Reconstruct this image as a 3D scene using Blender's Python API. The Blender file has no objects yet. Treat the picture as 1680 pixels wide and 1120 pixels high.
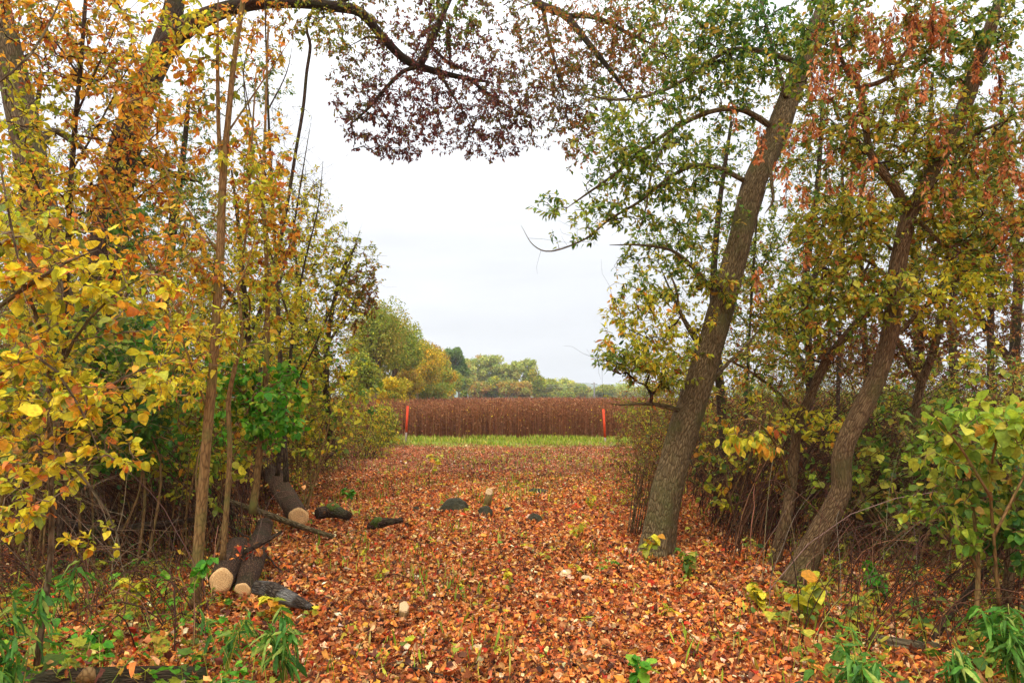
import bpy, math, zlib
import numpy as np
from math import radians, sin, cos, pi
from mathutils import noise as mnoise, Vector

SC = bpy.context.scene
COL = SC.collection
CAMZ = 1.6
F = 1120.0
PITCH = math.atan(90 / 1120)

# ------------------------------------------------------------------ helpers
def P(px, py, d):
    a = (px - 840) / F; b = (560 - py) / F
    Y = cos(PITCH) - b * sin(PITCH); Z = sin(PITCH) + b * cos(PITCH)
    t = d / Y
    return np.array([a * t, d, CAMZ + Z * t])

def G(x, y):
    x = np.asarray(x, float); y = np.asarray(y, float)
    h = .035 * np.sin(.9 * x + 1.3) * np.cos(.7 * y) + .02 * np.sin(2.3 * x + 1.9 * y) + .012 * np.sin(5.1 * x - 3.7 * y + 1)
    side = np.clip((np.abs(x + .3) - 3.2) / 3.0, 0, 1)
    h = h + .10 * side * (1 + .5 * np.sin(1.1 * y + x))
    fade = np.clip((26 - y) / 6, .15, 1) * np.clip((60 - np.abs(x)) / 30, 0, 1)
    return h * fade

def GP(px, py):
    a = (px - 840) / F; b = (560 - py) / F
    Y = cos(PITCH) - b * sin(PITCH); Z = sin(PITCH) + b * cos(PITCH)
    t = -CAMZ / Z
    x, y = a * t, Y * t
    return np.array([x, y, float(G(x, y))])

def rng_for(s):
    return np.random.default_rng(zlib.crc32(s.encode()))

def lin(c):
    c = np.asarray(c, float) / 255.0
    return np.where(c <= .04045, c / 12.92, ((c + .055) / 1.055) ** 2.4)

def norm(v):
    return v / np.maximum(np.linalg.norm(v, axis=-1, keepdims=True), 1e-9)

class Geo:
    def __init__(s):
        s.v = []; s.t = []; s.q = []; s.ct = []; s.cq = []; s.bk = []; s.n = 0
    def add(s, V, T=None, Q=None, cT=None, cQ=None, bk=None):
        V = np.asarray(V, float)
        if T is not None and len(T):
            s.t.append(np.asarray(T) + s.n); s.ct.append(cT if cT is not None else np.ones((len(T), 3)) * .5)
        if Q is not None and len(Q):
            s.q.append(np.asarray(Q) + s.n); s.cq.append(cQ if cQ is not None else np.ones((len(Q), 3)) * .5)
        s.v.append(V); s.bk.append(bk if bk is not None else V); s.n += len(V)
    def build(s, name, mat, parent=None, base=(0, 0, 0), smooth=False):
        me = bpy.data.meshes.new(name)
        V = np.concatenate(s.v) - np.asarray(base)
        T = np.concatenate(s.t) if s.t else np.zeros((0, 3), int)
        Q = np.concatenate(s.q) if s.q else np.zeros((0, 4), int)
        nl = T.size + Q.size
        me.vertices.add(len(V)); me.vertices.foreach_set('co', V.astype(np.float32).ravel())
        me.loops.add(nl); me.loops.foreach_set('vertex_index', np.concatenate([T.ravel(), Q.ravel()]).astype(np.int32))
        npol = len(T) + len(Q)
        me.polygons.add(npol)
        ls = np.concatenate([np.arange(len(T)) * 3, T.size + np.arange(len(Q)) * 4]).astype(np.int32)
        me.polygons.foreach_set('loop_start', ls)
        if smooth:
            me.polygons.foreach_set('use_smooth', np.ones(npol, bool))
        cc = np.concatenate(s.ct + s.cq) if (s.ct or s.cq) else np.zeros((0, 3))
        at = me.attributes.new('col', 'FLOAT_COLOR', 'FACE')
        at.data.foreach_set('color', np.concatenate([cc, np.ones((len(cc), 1))], 1).astype(np.float32).ravel())
        bk = me.attributes.new('bk', 'FLOAT_VECTOR', 'POINT')
        bk.data.foreach_set('vector', np.concatenate(s.bk).astype(np.float32).ravel())
        me.update(calc_edges=True)
        if isinstance(mat, tuple):          # leaves are triangles, twigs are quads
            for m_ in mat: me.materials.append(m_)
            me.polygons.foreach_set('material_index', np.concatenate([np.zeros(len(T)), np.ones(len(Q))]).astype(np.int32))
        else: me.materials.append(mat)
        o = bpy.data.objects.new(name, me); COL.objects.link(o)
        if parent is not None: o.parent = parent
        else: o.location = base
        return o

def tag(o, label=None, cat=None, group=None, kind=None):
    if label: o['label'] = label
    if cat: o['category'] = cat
    if group: o['group'] = group
    if kind: o['kind'] = kind
    return o

def empty(name, loc, label, cat, group=None):
    o = bpy.data.objects.new(name, None); COL.objects.link(o)
    o.location = loc; o.empty_display_size = .2
    return tag(o, label, cat, group)

# ------------------------------------------------------------------ materials
def new_mat(name):
    m = bpy.data.materials.new(name); m.use_nodes = True
    nt = m.node_tree; nt.nodes.clear()
    return m, nt, nt.nodes, nt.links

def leaf_material(name, trans=.42, rough=.5, spec=.3, nscale=60):
    m, nt, N, L = new_mat(name)
    out = N.new('ShaderNodeOutputMaterial')
    at = N.new('ShaderNodeAttribute'); at.attribute_name = 'col'
    tc = N.new('ShaderNodeTexCoord')
    no = N.new('ShaderNodeTexNoise'); no.inputs['Scale'].default_value = nscale; no.inputs['Detail'].default_value = 3
    L.new(tc.outputs['Object'], no.inputs['Vector'])
    mr = N.new('ShaderNodeMapRange'); mr.inputs['From Min'].default_value = .3; mr.inputs['From Max'].default_value = .7
    mr.inputs['To Min'].default_value = .7; mr.inputs['To Max'].default_value = 1.2
    L.new(no.outputs['Fac'], mr.inputs['Value'])
    mul = N.new('ShaderNodeVectorMath'); mul.operation = 'SCALE'
    L.new(at.outputs['Color'], mul.inputs[0]); L.new(mr.outputs[0], mul.inputs['Scale'])
    pb = N.new('ShaderNodeBsdfPrincipled'); pb.inputs['Roughness'].default_value = rough
    pb.inputs['Specular IOR Level'].default_value = spec
    L.new(mul.outputs[0], pb.inputs['Base Color'])
    tr = N.new('ShaderNodeBsdfTranslucent')
    L.new(mul.outputs[0], tr.inputs['Color'])
    mx = N.new('ShaderNodeMixShader'); mx.inputs[0].default_value = trans
    L.new(pb.outputs[0], mx.inputs[1]); L.new(tr.outputs[0], mx.inputs[2])
    L.new(mx.outputs[0], out.inputs['Surface'])
    return m

def ramp(N, stops):
    r = N.new('ShaderNodeValToRGB'); e = r.color_ramp.elements
    while len(e) < len(stops): e.new(.5)
    for i, (p, c) in enumerate(stops):
        e[i].position = p; e[i].color = (*lin(c), 1)
    return r

def bark_material(name, c1, c2, c3, moss=None, mossamt=.5, sc=32, zs=.2, bump=1.0, dist=.04):
    """Furrowed bark. bk = cylinder-wrapped coordinate; c1 furrow, c2 ridge, c3 patches."""
    m, nt, N, L = new_mat(name)
    out = N.new('ShaderNodeOutputMaterial'); pb = N.new('ShaderNodeBsdfPrincipled')
    pb.inputs['Roughness'].default_value = .85; pb.inputs['Specular IOR Level'].default_value = .2
    at = N.new('ShaderNodeAttribute'); at.attribute_name = 'bk'
    mp = N.new('ShaderNodeMapping'); mp.inputs['Scale'].default_value = (1, 1, zs)
    L.new(at.outputs['Vector'], mp.inputs['Vector'])
    nd = N.new('ShaderNodeTexNoise'); nd.inputs['Scale'].default_value = sc * .4; nd.inputs['Detail'].default_value = 3
    L.new(mp.outputs[0], nd.inputs['Vector'])
    vm = N.new('ShaderNodeVectorMath'); vm.operation = 'MULTIPLY_ADD'
    L.new(nd.outputs['Color'], vm.inputs[0]); vm.inputs[1].default_value = (.05,) * 3; L.new(mp.outputs[0], vm.inputs[2])
    vo = N.new('ShaderNodeTexVoronoi'); vo.feature = 'DISTANCE_TO_EDGE'; vo.inputs['Scale'].default_value = sc * 1.9
    L.new(vm.outputs[0], vo.inputs['Vector'])
    n2 = N.new('ShaderNodeTexNoise'); n2.inputs['Scale'].default_value = sc * 5; n2.inputs['Detail'].default_value = 6
    n2.inputs['Roughness'].default_value = .7
    L.new(mp.outputs[0], n2.inputs['Vector'])
    mr = N.new('ShaderNodeMapRange'); mr.inputs['From Max'].default_value = .25
    L.new(vo.outputs['Distance'], mr.inputs['Value'])
    ad = N.new('ShaderNodeMath'); ad.operation = 'MULTIPLY_ADD'; ad.inputs[1].default_value = .55
    L.new(mr.outputs[0], ad.inputs[0]); L.new(n2.outputs['Fac'], ad.inputs[2])
    cr = ramp(N, [(.36, c1), (.70, c2), (1, c3)])
    L.new(ad.outputs[0], cr.inputs[0])
    last = cr.outputs[0]
    n3 = N.new('ShaderNodeTexNoise'); n3.inputs['Scale'].default_value = 3.5; n3.inputs['Detail'].default_value = 6
    L.new(at.outputs['Vector'], n3.inputs['Vector'])
    if moss is not None:
        mr3 = N.new('ShaderNodeMapRange'); mr3.inputs['From Min'].default_value = .62 - mossamt * .3
        mr3.inputs['From Max'].default_value = .80 - mossamt * .3
        mr3.inputs['To Max'].default_value = .85
        L.new(n3.outputs['Fac'], mr3.inputs['Value'])
        mix = N.new('ShaderNodeMix'); mix.data_type = 'RGBA'
        L.new(mr3.outputs[0], mix.inputs['Factor']); L.new(last, mix.inputs[6]); mix.inputs[7].default_value = (*lin(moss), 1)
        last = mix.outputs[2]
    L.new(last, pb.inputs['Base Color'])
    bp = N.new('ShaderNodeBump'); bp.inputs['Strength'].default_value = bump; bp.inputs['Distance'].default_value = dist
    L.new(ad.outputs[0], bp.inputs['Height']); L.new(bp.outputs[0], pb.inputs['Normal'])
    L.new(pb.outputs[0], out.inputs['Surface'])
    return m

def plain_material(name, c, c2=None, rough=.7, scale=30, bump=0.3, bdist=.01):
    m, nt, N, L = new_mat(name)
    out = N.new('ShaderNodeOutputMaterial'); pb = N.new('ShaderNodeBsdfPrincipled')
    pb.inputs['Roughness'].default_value = rough; pb.inputs['Specular IOR Level'].default_value = .25
    tc = N.new('ShaderNodeTexCoord'); no = N.new('ShaderNodeTexNoise'); no.inputs['Scale'].default_value = scale
    no.inputs['Detail'].default_value = 6; no.inputs['Roughness'].default_value = .65
    L.new(tc.outputs['Object'], no.inputs['Vector'])
    cr = ramp(N, [(.3, c), (.7, c2 if c2 is not None else c)])
    L.new(no.outputs['Fac'], cr.inputs[0]); L.new(cr.outputs[0], pb.inputs['Base Color'])
    bp = N.new('ShaderNodeBump'); bp.inputs['Strength'].default_value = bump; bp.inputs['Distance'].default_value = bdist
    L.new(no.outputs['Fac'], bp.inputs['Height']); L.new(bp.outputs[0], pb.inputs['Normal'])
    L.new(pb.outputs[0], out.inputs['Surface'])
    return m

def rings_material(name, c1, c2):
    m, nt, N, L = new_mat(name)
    out = N.new('ShaderNodeOutputMaterial'); pb = N.new('ShaderNodeBsdfPrincipled'); pb.inputs['Roughness'].default_value = .8
    at = N.new('ShaderNodeAttribute'); at.attribute_name = 'bk'
    no = N.new('ShaderNodeTexNoise'); no.inputs['Scale'].default_value = 1.6; no.inputs['Detail'].default_value = 4
    L.new(at.outputs['Vector'], no.inputs['Vector'])
    ln = N.new('ShaderNodeVectorMath'); ln.operation = 'LENGTH'; L.new(at.outputs['Vector'], ln.inputs[0])
    a = N.new('ShaderNodeMath'); a.operation = 'MULTIPLY_ADD'; a.inputs[1].default_value = .35
    L.new(no.outputs['Fac'], a.inputs[0]); L.new(ln.outputs['Value'], a.inputs[2])
    s = N.new('ShaderNodeMath'); s.operation = 'MULTIPLY'; s.inputs[1].default_value = 48; L.new(a.outputs[0], s.inputs[0])
    sn = N.new('ShaderNodeMath'); sn.operation = 'SINE'; L.new(s.outputs[0], sn.inputs[0])
    nf = N.new('ShaderNodeTexNoise'); nf.inputs['Scale'].default_value = 7; nf.inputs['Detail'].default_value = 5
    L.new(at.outputs['Vector'], nf.inputs['Vector'])
    mm = N.new('ShaderNodeMath'); mm.operation = 'MULTIPLY_ADD'; mm.inputs[1].default_value = .10; L.new(sn.outputs[0], mm.inputs[0])
    L.new(nf.outputs['Fac'], mm.inputs[2])
    cr = ramp(N, [(.25, c1), (.7, c2)]); L.new(mm.outputs[0], cr.inputs[0]); L.new(cr.outputs[0], pb.inputs['Base Color'])
    bp = N.new('ShaderNodeBump'); bp.inputs['Strength'].default_value = .3; bp.inputs['Distance'].default_value = .004
    L.new(mm.outputs[0], bp.inputs['Height']); L.new(bp.outputs[0], pb.inputs['Normal'])
    L.new(pb.outputs[0], out.inputs['Surface'])
    return m

M_LEAF = leaf_material('leaf', .48)
M_FAR = leaf_material('far_foliage', .25, .8, .1, 2.5)
M_LITTER = leaf_material('dry_leaf', .12, .75, .2, 40)
M_STALK = leaf_material('dry_stalk', .1, .85, .1, 12)
M_TWIG = leaf_material('twig_bark', 0, .85, .15, 25)
M_BARK_A = bark_material('bark_brown', (54, 40, 26), (124, 102, 66), (152, 128, 88), (112, 108, 60), .42)
M_BARK_B = bark_material('bark_reddish', (54, 38, 24), (120, 90, 56), (146, 116, 78), (100, 90, 46), .3)
M_BARK_D = bark_material('bark_dark', (38, 27, 20), (78, 57, 42), (104, 82, 60), (74, 76, 38), .45)
M_BARK_P = bark_material('bark_pale', (70, 56, 38), (116, 98, 70), (146, 126, 94), (106, 104, 58), .35, sc=26, zs=.2)
M_BARK_S = bark_material('bark_sapling', (70, 50, 28), (116, 86, 48), (138, 106, 64), (98, 100, 46), .42, sc=30, bump=.3, dist=.006)
M_BARK_LOG = bark_material('bark_log', (34, 22, 15), (88, 60, 40), (118, 88, 62), (66, 64, 32), .35, sc=34, zs=.3)
M_BARK_W = bark_material('bark_white_flecked', (34, 26, 20), (78, 62, 48), (108, 94, 78), (196, 192, 182), .5, sc=34, zs=.3)
M_CUT = rings_material('sawn_wood', (188, 126, 70), (242, 200, 136))
M_CUT_P = rings_material('sawn_wood_pale', (166, 128, 84), (212, 178, 130))
M_STONE = plain_material('mossy_stone', (34, 34, 20), (72, 66, 44), .9, 9, .8, .03)
M_MOSS = plain_material('moss', (44, 58, 18), (92, 104, 36), .95, 26, .9, .03)
M_ORANGE = plain_material('orange_paint', (196, 52, 26), (236, 86, 46), .7, 5, .2)
M_GREYWOOD = plain_material('weathered_wood', (120, 100, 84), (165, 148, 132), .9, 40, .3)
M_POLE = plain_material('pole_wood', (120, 116, 108), (160, 156, 148), .9, 3, .2)
M_WIRE = plain_material('wire_metal', (150, 152, 152), (170, 172, 172), .5, 3, .0)

# ------------------------------------------------------------------ palettes (sRGB, weight)
PAL = {
 'grn': [((82,116,36),3),((112,134,42),3),((144,152,50),3),((170,162,58),2),((188,150,60),.6),((56,84,28),1.5)],
 'dgr': [((54,96,34),3),((70,114,38),3),((96,130,42),2.4),((136,148,50),1.6)],
 'bgr': [((66,128,24),3),((90,150,34),3),((126,168,44),1.6),((168,180,54),.5)],
 'olv': [((152,154,44),3),((180,168,48),2.2),((116,128,40),2),((186,142,44),1.2),((88,112,34),1.4),((170,100,36),.5)],
 'oly': [((192,186,48),3),((162,166,46),2.2),((216,194,52),2),((112,130,38),1.5),((204,140,42),1)],
 'org': [((212,150,44),3),((198,116,40),1.8),((218,172,50),2.6),((190,164,48),2.4),((150,76,34),1.2),((142,144,48),2),((104,120,44),.8)],
 'yel': [((230,204,50),3),((208,198,50),2.8),((226,168,50),1.6),((184,184,50),2.2),((214,130,60),1.1),((136,150,44),1.3)],
 'pur': [((98,48,44),3),((116,60,50),3),((78,42,40),2),((140,84,56),1.6),((118,104,50),1.6)],
 'plo': [((100,52,44),2),((120,104,44),2.5),((90,98,38),2.0),((150,98,48),1.5),((130,128,50),1)],
 'oro': [((170,108,44),3),((146,92,42),2),((128,124,44),2.2),((92,108,34),2),((186,120,60),1)],
 'brn': [((124,78,44),2.6),((100,62,38),2),((152,100,56),1.5),((134,122,48),1.8),((170,116,54),1),((104,112,44),1.2)],
 'mix': [((140,150,54),2.5),((170,162,58),2),((186,140,58),1.3),((96,124,44),2.4),((150,80,40),1),((190,150,60),.8)],
 'sam': [((196,122,66),3),((174,98,46),2.4),((212,150,94),1.6),((150,88,44),1.4)],
 'lit': [((206,120,52),3.4),((188,100,46),3),((208,138,78),3),((216,162,108),1.8),((152,80,44),2.8),((90,52,34),3.2),((222,184,136),.5),((206,146,52),1.0),((184,56,28),.4)],
 'lif': [((170,106,66),3),((148,88,56),3),((182,126,88),2.4),((198,156,118),1.2),((118,74,50),3),((88,58,42),2.6),((206,178,146),.6),((184,92,44),1.5),((130,120,62),.8)],
 'wil': [((88,138,46),3),((112,156,58),2.4),((66,114,36),3),((152,168,72),.9)],
 'lim': [((158,172,52),3),((128,152,44),3),((182,178,58),2),((96,130,40),1.5),((200,150,60),.6)],
 'grs': [((136,150,44),3),((164,164,58),2.5),((108,130,38),2),((184,168,88),2)],
 'crp': [((144,92,58),3),((126,78,50),3),((156,104,66),2),((104,64,44),1.8),((176,132,86),.6)],
 'ft1': [((196,166,40),3),((172,158,42),3),((210,166,42),2),((136,142,42),2)],
 'ft2': [((142,148,48),3),((122,136,46),3),((170,156,50),2)],
 'ft3': [((100,126,60),3),((84,112,54),3),((118,138,62),2)],
 'ft4': [((168,176,88),3),((150,162,82),3),((184,182,92),2),((186,156,84),.8)],
 'ft5': [((180,136,64),2.4),((168,144,62),2.4),((150,150,64),3)],
 'ft6': [((196,190,78),3),((172,176,78),3),((150,160,76),1.5)],
 'ft7': [((164,118,44),3),((140,122,44),3),((180,132,48),2)],
 'twd': [((62,42,30),3),((78,54,38),2),((46,32,24),2)],
 'twr': [((96,62,42),3),((74,46,34),2.4),((124,86,62),1)],
 'tws': [((110,82,52),3),((132,104,70),2),((90,66,42),2)],
 'twg': [((122,102,80),2),((98,76,56),2)],
}
K = 1.18
SZ_MUL, N_MUL, PER_MUL, R_MUL = .62, 2.5, .82, 1.34
def pick(pal, rng, n, jit=.14):
    p = PAL[pal]; w = np.array([a[1] for a in p], float); w /= w.sum()
    C = lin(np.array([a[0] for a in p]))
    idx = rng.choice(len(p), n, p=w)
    c = C[idx] * K
    c = c * np.exp(rng.normal(0, jit, (n, 1))) * np.exp(rng.normal(0, jit * .4, (n, 3)))
    return np.clip(c, 0, .95)

# ------------------------------------------------------------------ leaf templates: V(n,3) x width, y length, z up ; T faces
def tmpl(half, mids, fold=.25):
    """half: [(x,y)...] outline from base to tip (excluded ends); mids y of midrib points"""
    V = [(0, 0, 0)]; L = []; R = []; Mi = []
    for (x, y) in half:
        L.append(len(V)); V.append((-x, y, fold * x)); R.append(len(V)); V.append((x, y, fold * x))
    for y in mids:
        Mi.append(len(V)); V.append((0, y, 0))
    tip = len(V); V.append((0, 1, 0))
    T = []
    for S, sg in ((L, 1), (R, -1)):
        prev_o, prev_m = None, 0
        for o, m_ in zip(S, Mi):
            if prev_o is None: T.append((0, m_, o) if sg > 0 else (0, o, m_))
            else:
                T += [(prev_m, m_, o), (prev_m, o, prev_o)] if sg > 0 else [(prev_m, o, m_), (prev_m, prev_o, o)]
            prev_o, prev_m = o, m_
        T.append((prev_m, tip, prev_o) if sg > 0 else (prev_m, prev_o, tip))
    return np.array(V, float), np.array(T)

TM = {
 'dia': (np.array([(0,0,0),(.3,.45,.06),(0,1,0),(-.3,.45,.06)], float), np.array([(0,1,2),(0,2,3)])),
 'oval': tmpl([(.24,.28),(.25,.6)], [.3,.65]),
 'wide': tmpl([(.22,.07),(.36,.26),(.38,.50),(.24,.78)], [.1,.28,.52,.8]),
 'long': tmpl([(.075,.2),(.09,.5),(.05,.8)], [.2,.5,.8]),
 'blade': tmpl([(.03,.3),(.025,.65)], [.3,.65], .1),
}
_mo = [(0,0),(.30,.02),(.52,.10),(.40,.22),(.62,.50),(.34,.46),(.30,.62),(.14,.72)]
_V = [(0,.3,0)]; _o = []
for x, y in _mo: _o.append((x, y, .10 * x))
_o.append((0, 1.05, -.05))
for x, y in _mo[:0:-1]: _o.append((-x, y, .10 * x))
_V += _o
TM['maple'] = (np.array(_V, float), np.array([(0, i, i % len(_o) + 1) for i in range(1, len(_o) + 1)]))

def leaves(geo, t, pos, dr, nrm, size, col, curl=.25, wid=None, rng=None, crumple=.045):
    V0, T0 = TM[t]; N = len(pos)
    if N == 0: return
    y = norm(dr); z = nrm - (nrm * y).sum(1, keepdims=True) * y; z = norm(z); x = np.cross(y, z)
    cu = np.full(N, curl) if rng is None else rng.normal(curl, abs(curl) * .8 + .08, N)
    w = np.ones(N) if wid is None else wid
    tx = V0[None, :, 0] * w[:, None]; ty = np.repeat(V0[None, :, 1], N, 0)
    tz = V0[None, :, 2] - cu[:, None] * V0[None, :, 1] ** 2
    if rng is not None:
        tw = rng.normal(0, .35, N)
        tz = tz + tx * tw[:, None] * ty
        tx = tx + rng.normal(0, crumple * .6, tx.shape); tz = tz + rng.normal(0, crumple, tz.shape)
    V = (tx[..., None] * x[:, None] + ty[..., None] * y[:, None] + tz[..., None] * z[:, None]) * size[:, None, None] + pos[:, None]
    nv = len(V0)
    T = (T0[None] + (np.arange(N) * nv)[:, None, None]).reshape(-1, 3)
    geo.add(V.reshape(-1, 3), T, cT=np.repeat(col, len(T0), 0))

# ------------------------------------------------------------------ tubes
def chains(geo, pts_list, rad_list, sides=4, cols=None, rng=None):
    """many thin tubes at once"""
    if not pts_list: return
    P_ = np.concatenate(pts_list); R_ = np.concatenate(rad_list)
    ln = np.array([len(p) for p in pts_list]); cid = np.repeat(np.arange(len(ln)), ln)
    st = np.concatenate([[0], np.cumsum(ln)[:-1]]); en = st + ln - 1
    nx = np.minimum(np.arange(len(P_)) + 1, en[cid]); pv = np.maximum(np.arange(len(P_)) - 1, st[cid])
    tg = norm(P_[nx] - P_[pv])
    od = norm(P_[en] - P_[st]); ax = np.eye(3)[np.argmin(np.abs(od), 1)]
    u = norm(np.cross(tg, ax[cid])); v = np.cross(tg, u)
    th = np.arange(sides) * 2 * pi / sides
    V = P_[:, None] + R_[:, None, None] * (np.cos(th)[None, :, None] * u[:, None] + np.sin(th)[None, :, None] * v[:, None])
    i = np.where(np.arange(len(P_)) < en[cid])[0]
    k = np.arange(sides); k2 = (k + 1) % sides
    Q = np.stack([i[:, None] * sides + k, i[:, None] * sides + k2, (i[:, None] + 1) * sides + k2, (i[:, None] + 1) * sides + k], -1).reshape(-1, 4)
    if cols is None: cols = np.tile(lin((80, 56, 40)), (len(ln), 1))
    geo.add(V.reshape(-1, 3), None, Q, None, np.repeat(cols[cid[i]], sides, 0))

def smooth_path(pts, rad, step=.06):
    pts = np.asarray(pts, float); rad = np.asarray(rad, float); n = len(pts)
    if n == 2: ext = np.array([2 * pts[0] - pts[1], *pts, 2 * pts[1] - pts[0]])
    else: ext = np.array([2 * pts[0] - pts[1], *pts, 2 * pts[-1] - pts[-2]])
    op, orr = [], []
    for i in range(n - 1):
        p0, p1, p2, p3 = ext[i:i + 4]; m = max(2, int(np.linalg.norm(p2 - p1) / step))
        t = np.arange(m)[:, None] / m
        op.append(.5 * (2 * p1 + (p2 - p0) * t + (2 * p0 - 5 * p1 + 4 * p2 - p3) * t ** 2 + (3 * p1 - p0 - 3 * p2 + p3) * t ** 3))
        orr.append(rad[i] + (rad[i + 1] - rad[i]) * t[:, 0])
    op.append(pts[-1:]); orr.append(rad[-1:])
    return np.concatenate(op), np.concatenate(orr)

def trunk_geo(geo, pts, rad, sides=28, rough=.05, seed=0.0, flare=False):
    n = len(pts); tg = norm(np.gradient(pts, axis=0))
    u = np.zeros((n, 3)); u0 = np.array([1.0, 0, 0]) if abs(tg[0][0]) < .8 else np.array([0, 1.0, 0])
    for i in range(n):
        u0 = u0 - tg[i] * (u0 @ tg[i]); u0 /= np.linalg.norm(u0); u[i] = u0
    v = np.cross(tg, u); ln = np.concatenate([[0], np.cumsum(np.linalg.norm(np.diff(pts, axis=0), axis=1))])
    th = np.arange(sides) * 2 * pi / sides
    rr = np.tile(rad[:, None], (1, sides)); R0 = rad.max() * .7
    for i in range(n):
        for k in range(sides):
            c, s_ = cos(th[k]), sin(th[k])
            rr[i, k] *= 1 + rough * (1.4 * mnoise.noise(Vector((c * 1.3 + seed, s_ * 1.3, ln[i] * 1.8))) + .7 * mnoise.noise(Vector((c * 4 + seed, s_ * 4, ln[i] * 3.5))))
    if flare:
        f = np.exp(-ln / (2.2 * R0))[:, None]
        rr *= 1 + f * (.08 + .26 * np.maximum(0, np.sin(th * 4 + seed))[None] + .10 * np.sin(th * 7 + 2 * seed)[None])
    V = pts[:, None] + rr[..., None] * (np.cos(th)[None, :, None] * u[:, None] + np.sin(th)[None, :, None] * v[:, None])
    bk = np.stack([np.tile(np.cos(th) * R0, (n, 1)), np.tile(np.sin(th) * R0, (n, 1)), np.tile(ln[:, None] + seed, (1, sides))], -1)
    i = np.arange(n - 1)[:, None]; k = np.arange(sides)[None]; k2 = (k + 1) % sides
    Q = np.stack([i * sides + k, i * sides + k2, (i + 1) * sides + k2, (i + 1) * sides + k], -1).reshape(-1, 4)
    nV = n * sides
    Vc = np.concatenate([V.reshape(-1, 3), pts[:1], pts[-1:]]); bc = np.concatenate([bk.reshape(-1, 3), [[0, 0, seed]], [[0, 0, ln[-1] + seed]]])
    kk = np.arange(sides); kk2 = (kk + 1) % sides
    T = np.concatenate([np.stack([np.full(sides, nV), kk2, kk], 1), np.stack([np.full(sides, nV + 1), (n - 1) * sides + kk, (n - 1) * sides + kk2], 1)])
    geo.add(Vc, T, Q, bk=bc)
    return V[0], V[-1], u, v

# ------------------------------------------------------------------ growth engine
def grow(skel, attr, rng, seg=.16, bend=.14, droop=0.0):
    """skel (n,3) start nodes; attr (m,3) targets. returns list of (chain pts) and radii"""
    pos = [*skel]; par = [-1] * len(skel); cnt = [0.0] * len(skel)
    arr = np.zeros((len(skel) + len(attr) * 16, 3)); arr[:len(skel)] = skel; n = len(skel)
    d0 = np.array([np.min(np.linalg.norm(skel - a, axis=1)) for a in attr]) if len(attr) else np.array([])
    ch = []
    for j in np.argsort(d0):
        a = attr[j]
        dd = np.linalg.norm(arr[:n] - a, axis=1)
        dd = dd + .35 * np.maximum(0, arr[:n, 2] - a[2])   # prefer growing upward/outward
        k = int(np.argmin(dd)); p0 = arr[k]; L = np.linalg.norm(a - p0)
        m = int(min(15, max(2, L / seg)))
        t = np.linspace(0, 1, m + 1)[1:, None]
        bd = rng.normal(0, 1, 3); bd -= (a - p0) * (bd @ (a - p0)) / max(L * L, 1e-6); bd = bd / (np.linalg.norm(bd) + 1e-6)
        pts = p0 + (a - p0) * t + bd * bend * L * np.sin(pi * t) + rng.normal(0, .018, (m, 3)) * min(1, L * 2)
        pts[:, 2] += droop * L * np.sin(pi * t[:, 0])
        idx = [k]
        for q in pts:
            arr[n] = q; par.append(idx[-1]); cnt.append(0.0); idx.append(n); n += 1
        ch.append((j, idx))
        i = idx[-1]
        while i != -1:
            cnt[i] += 1; i = par[i]
    return arr[:n], np.array(cnt), ch

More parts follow.
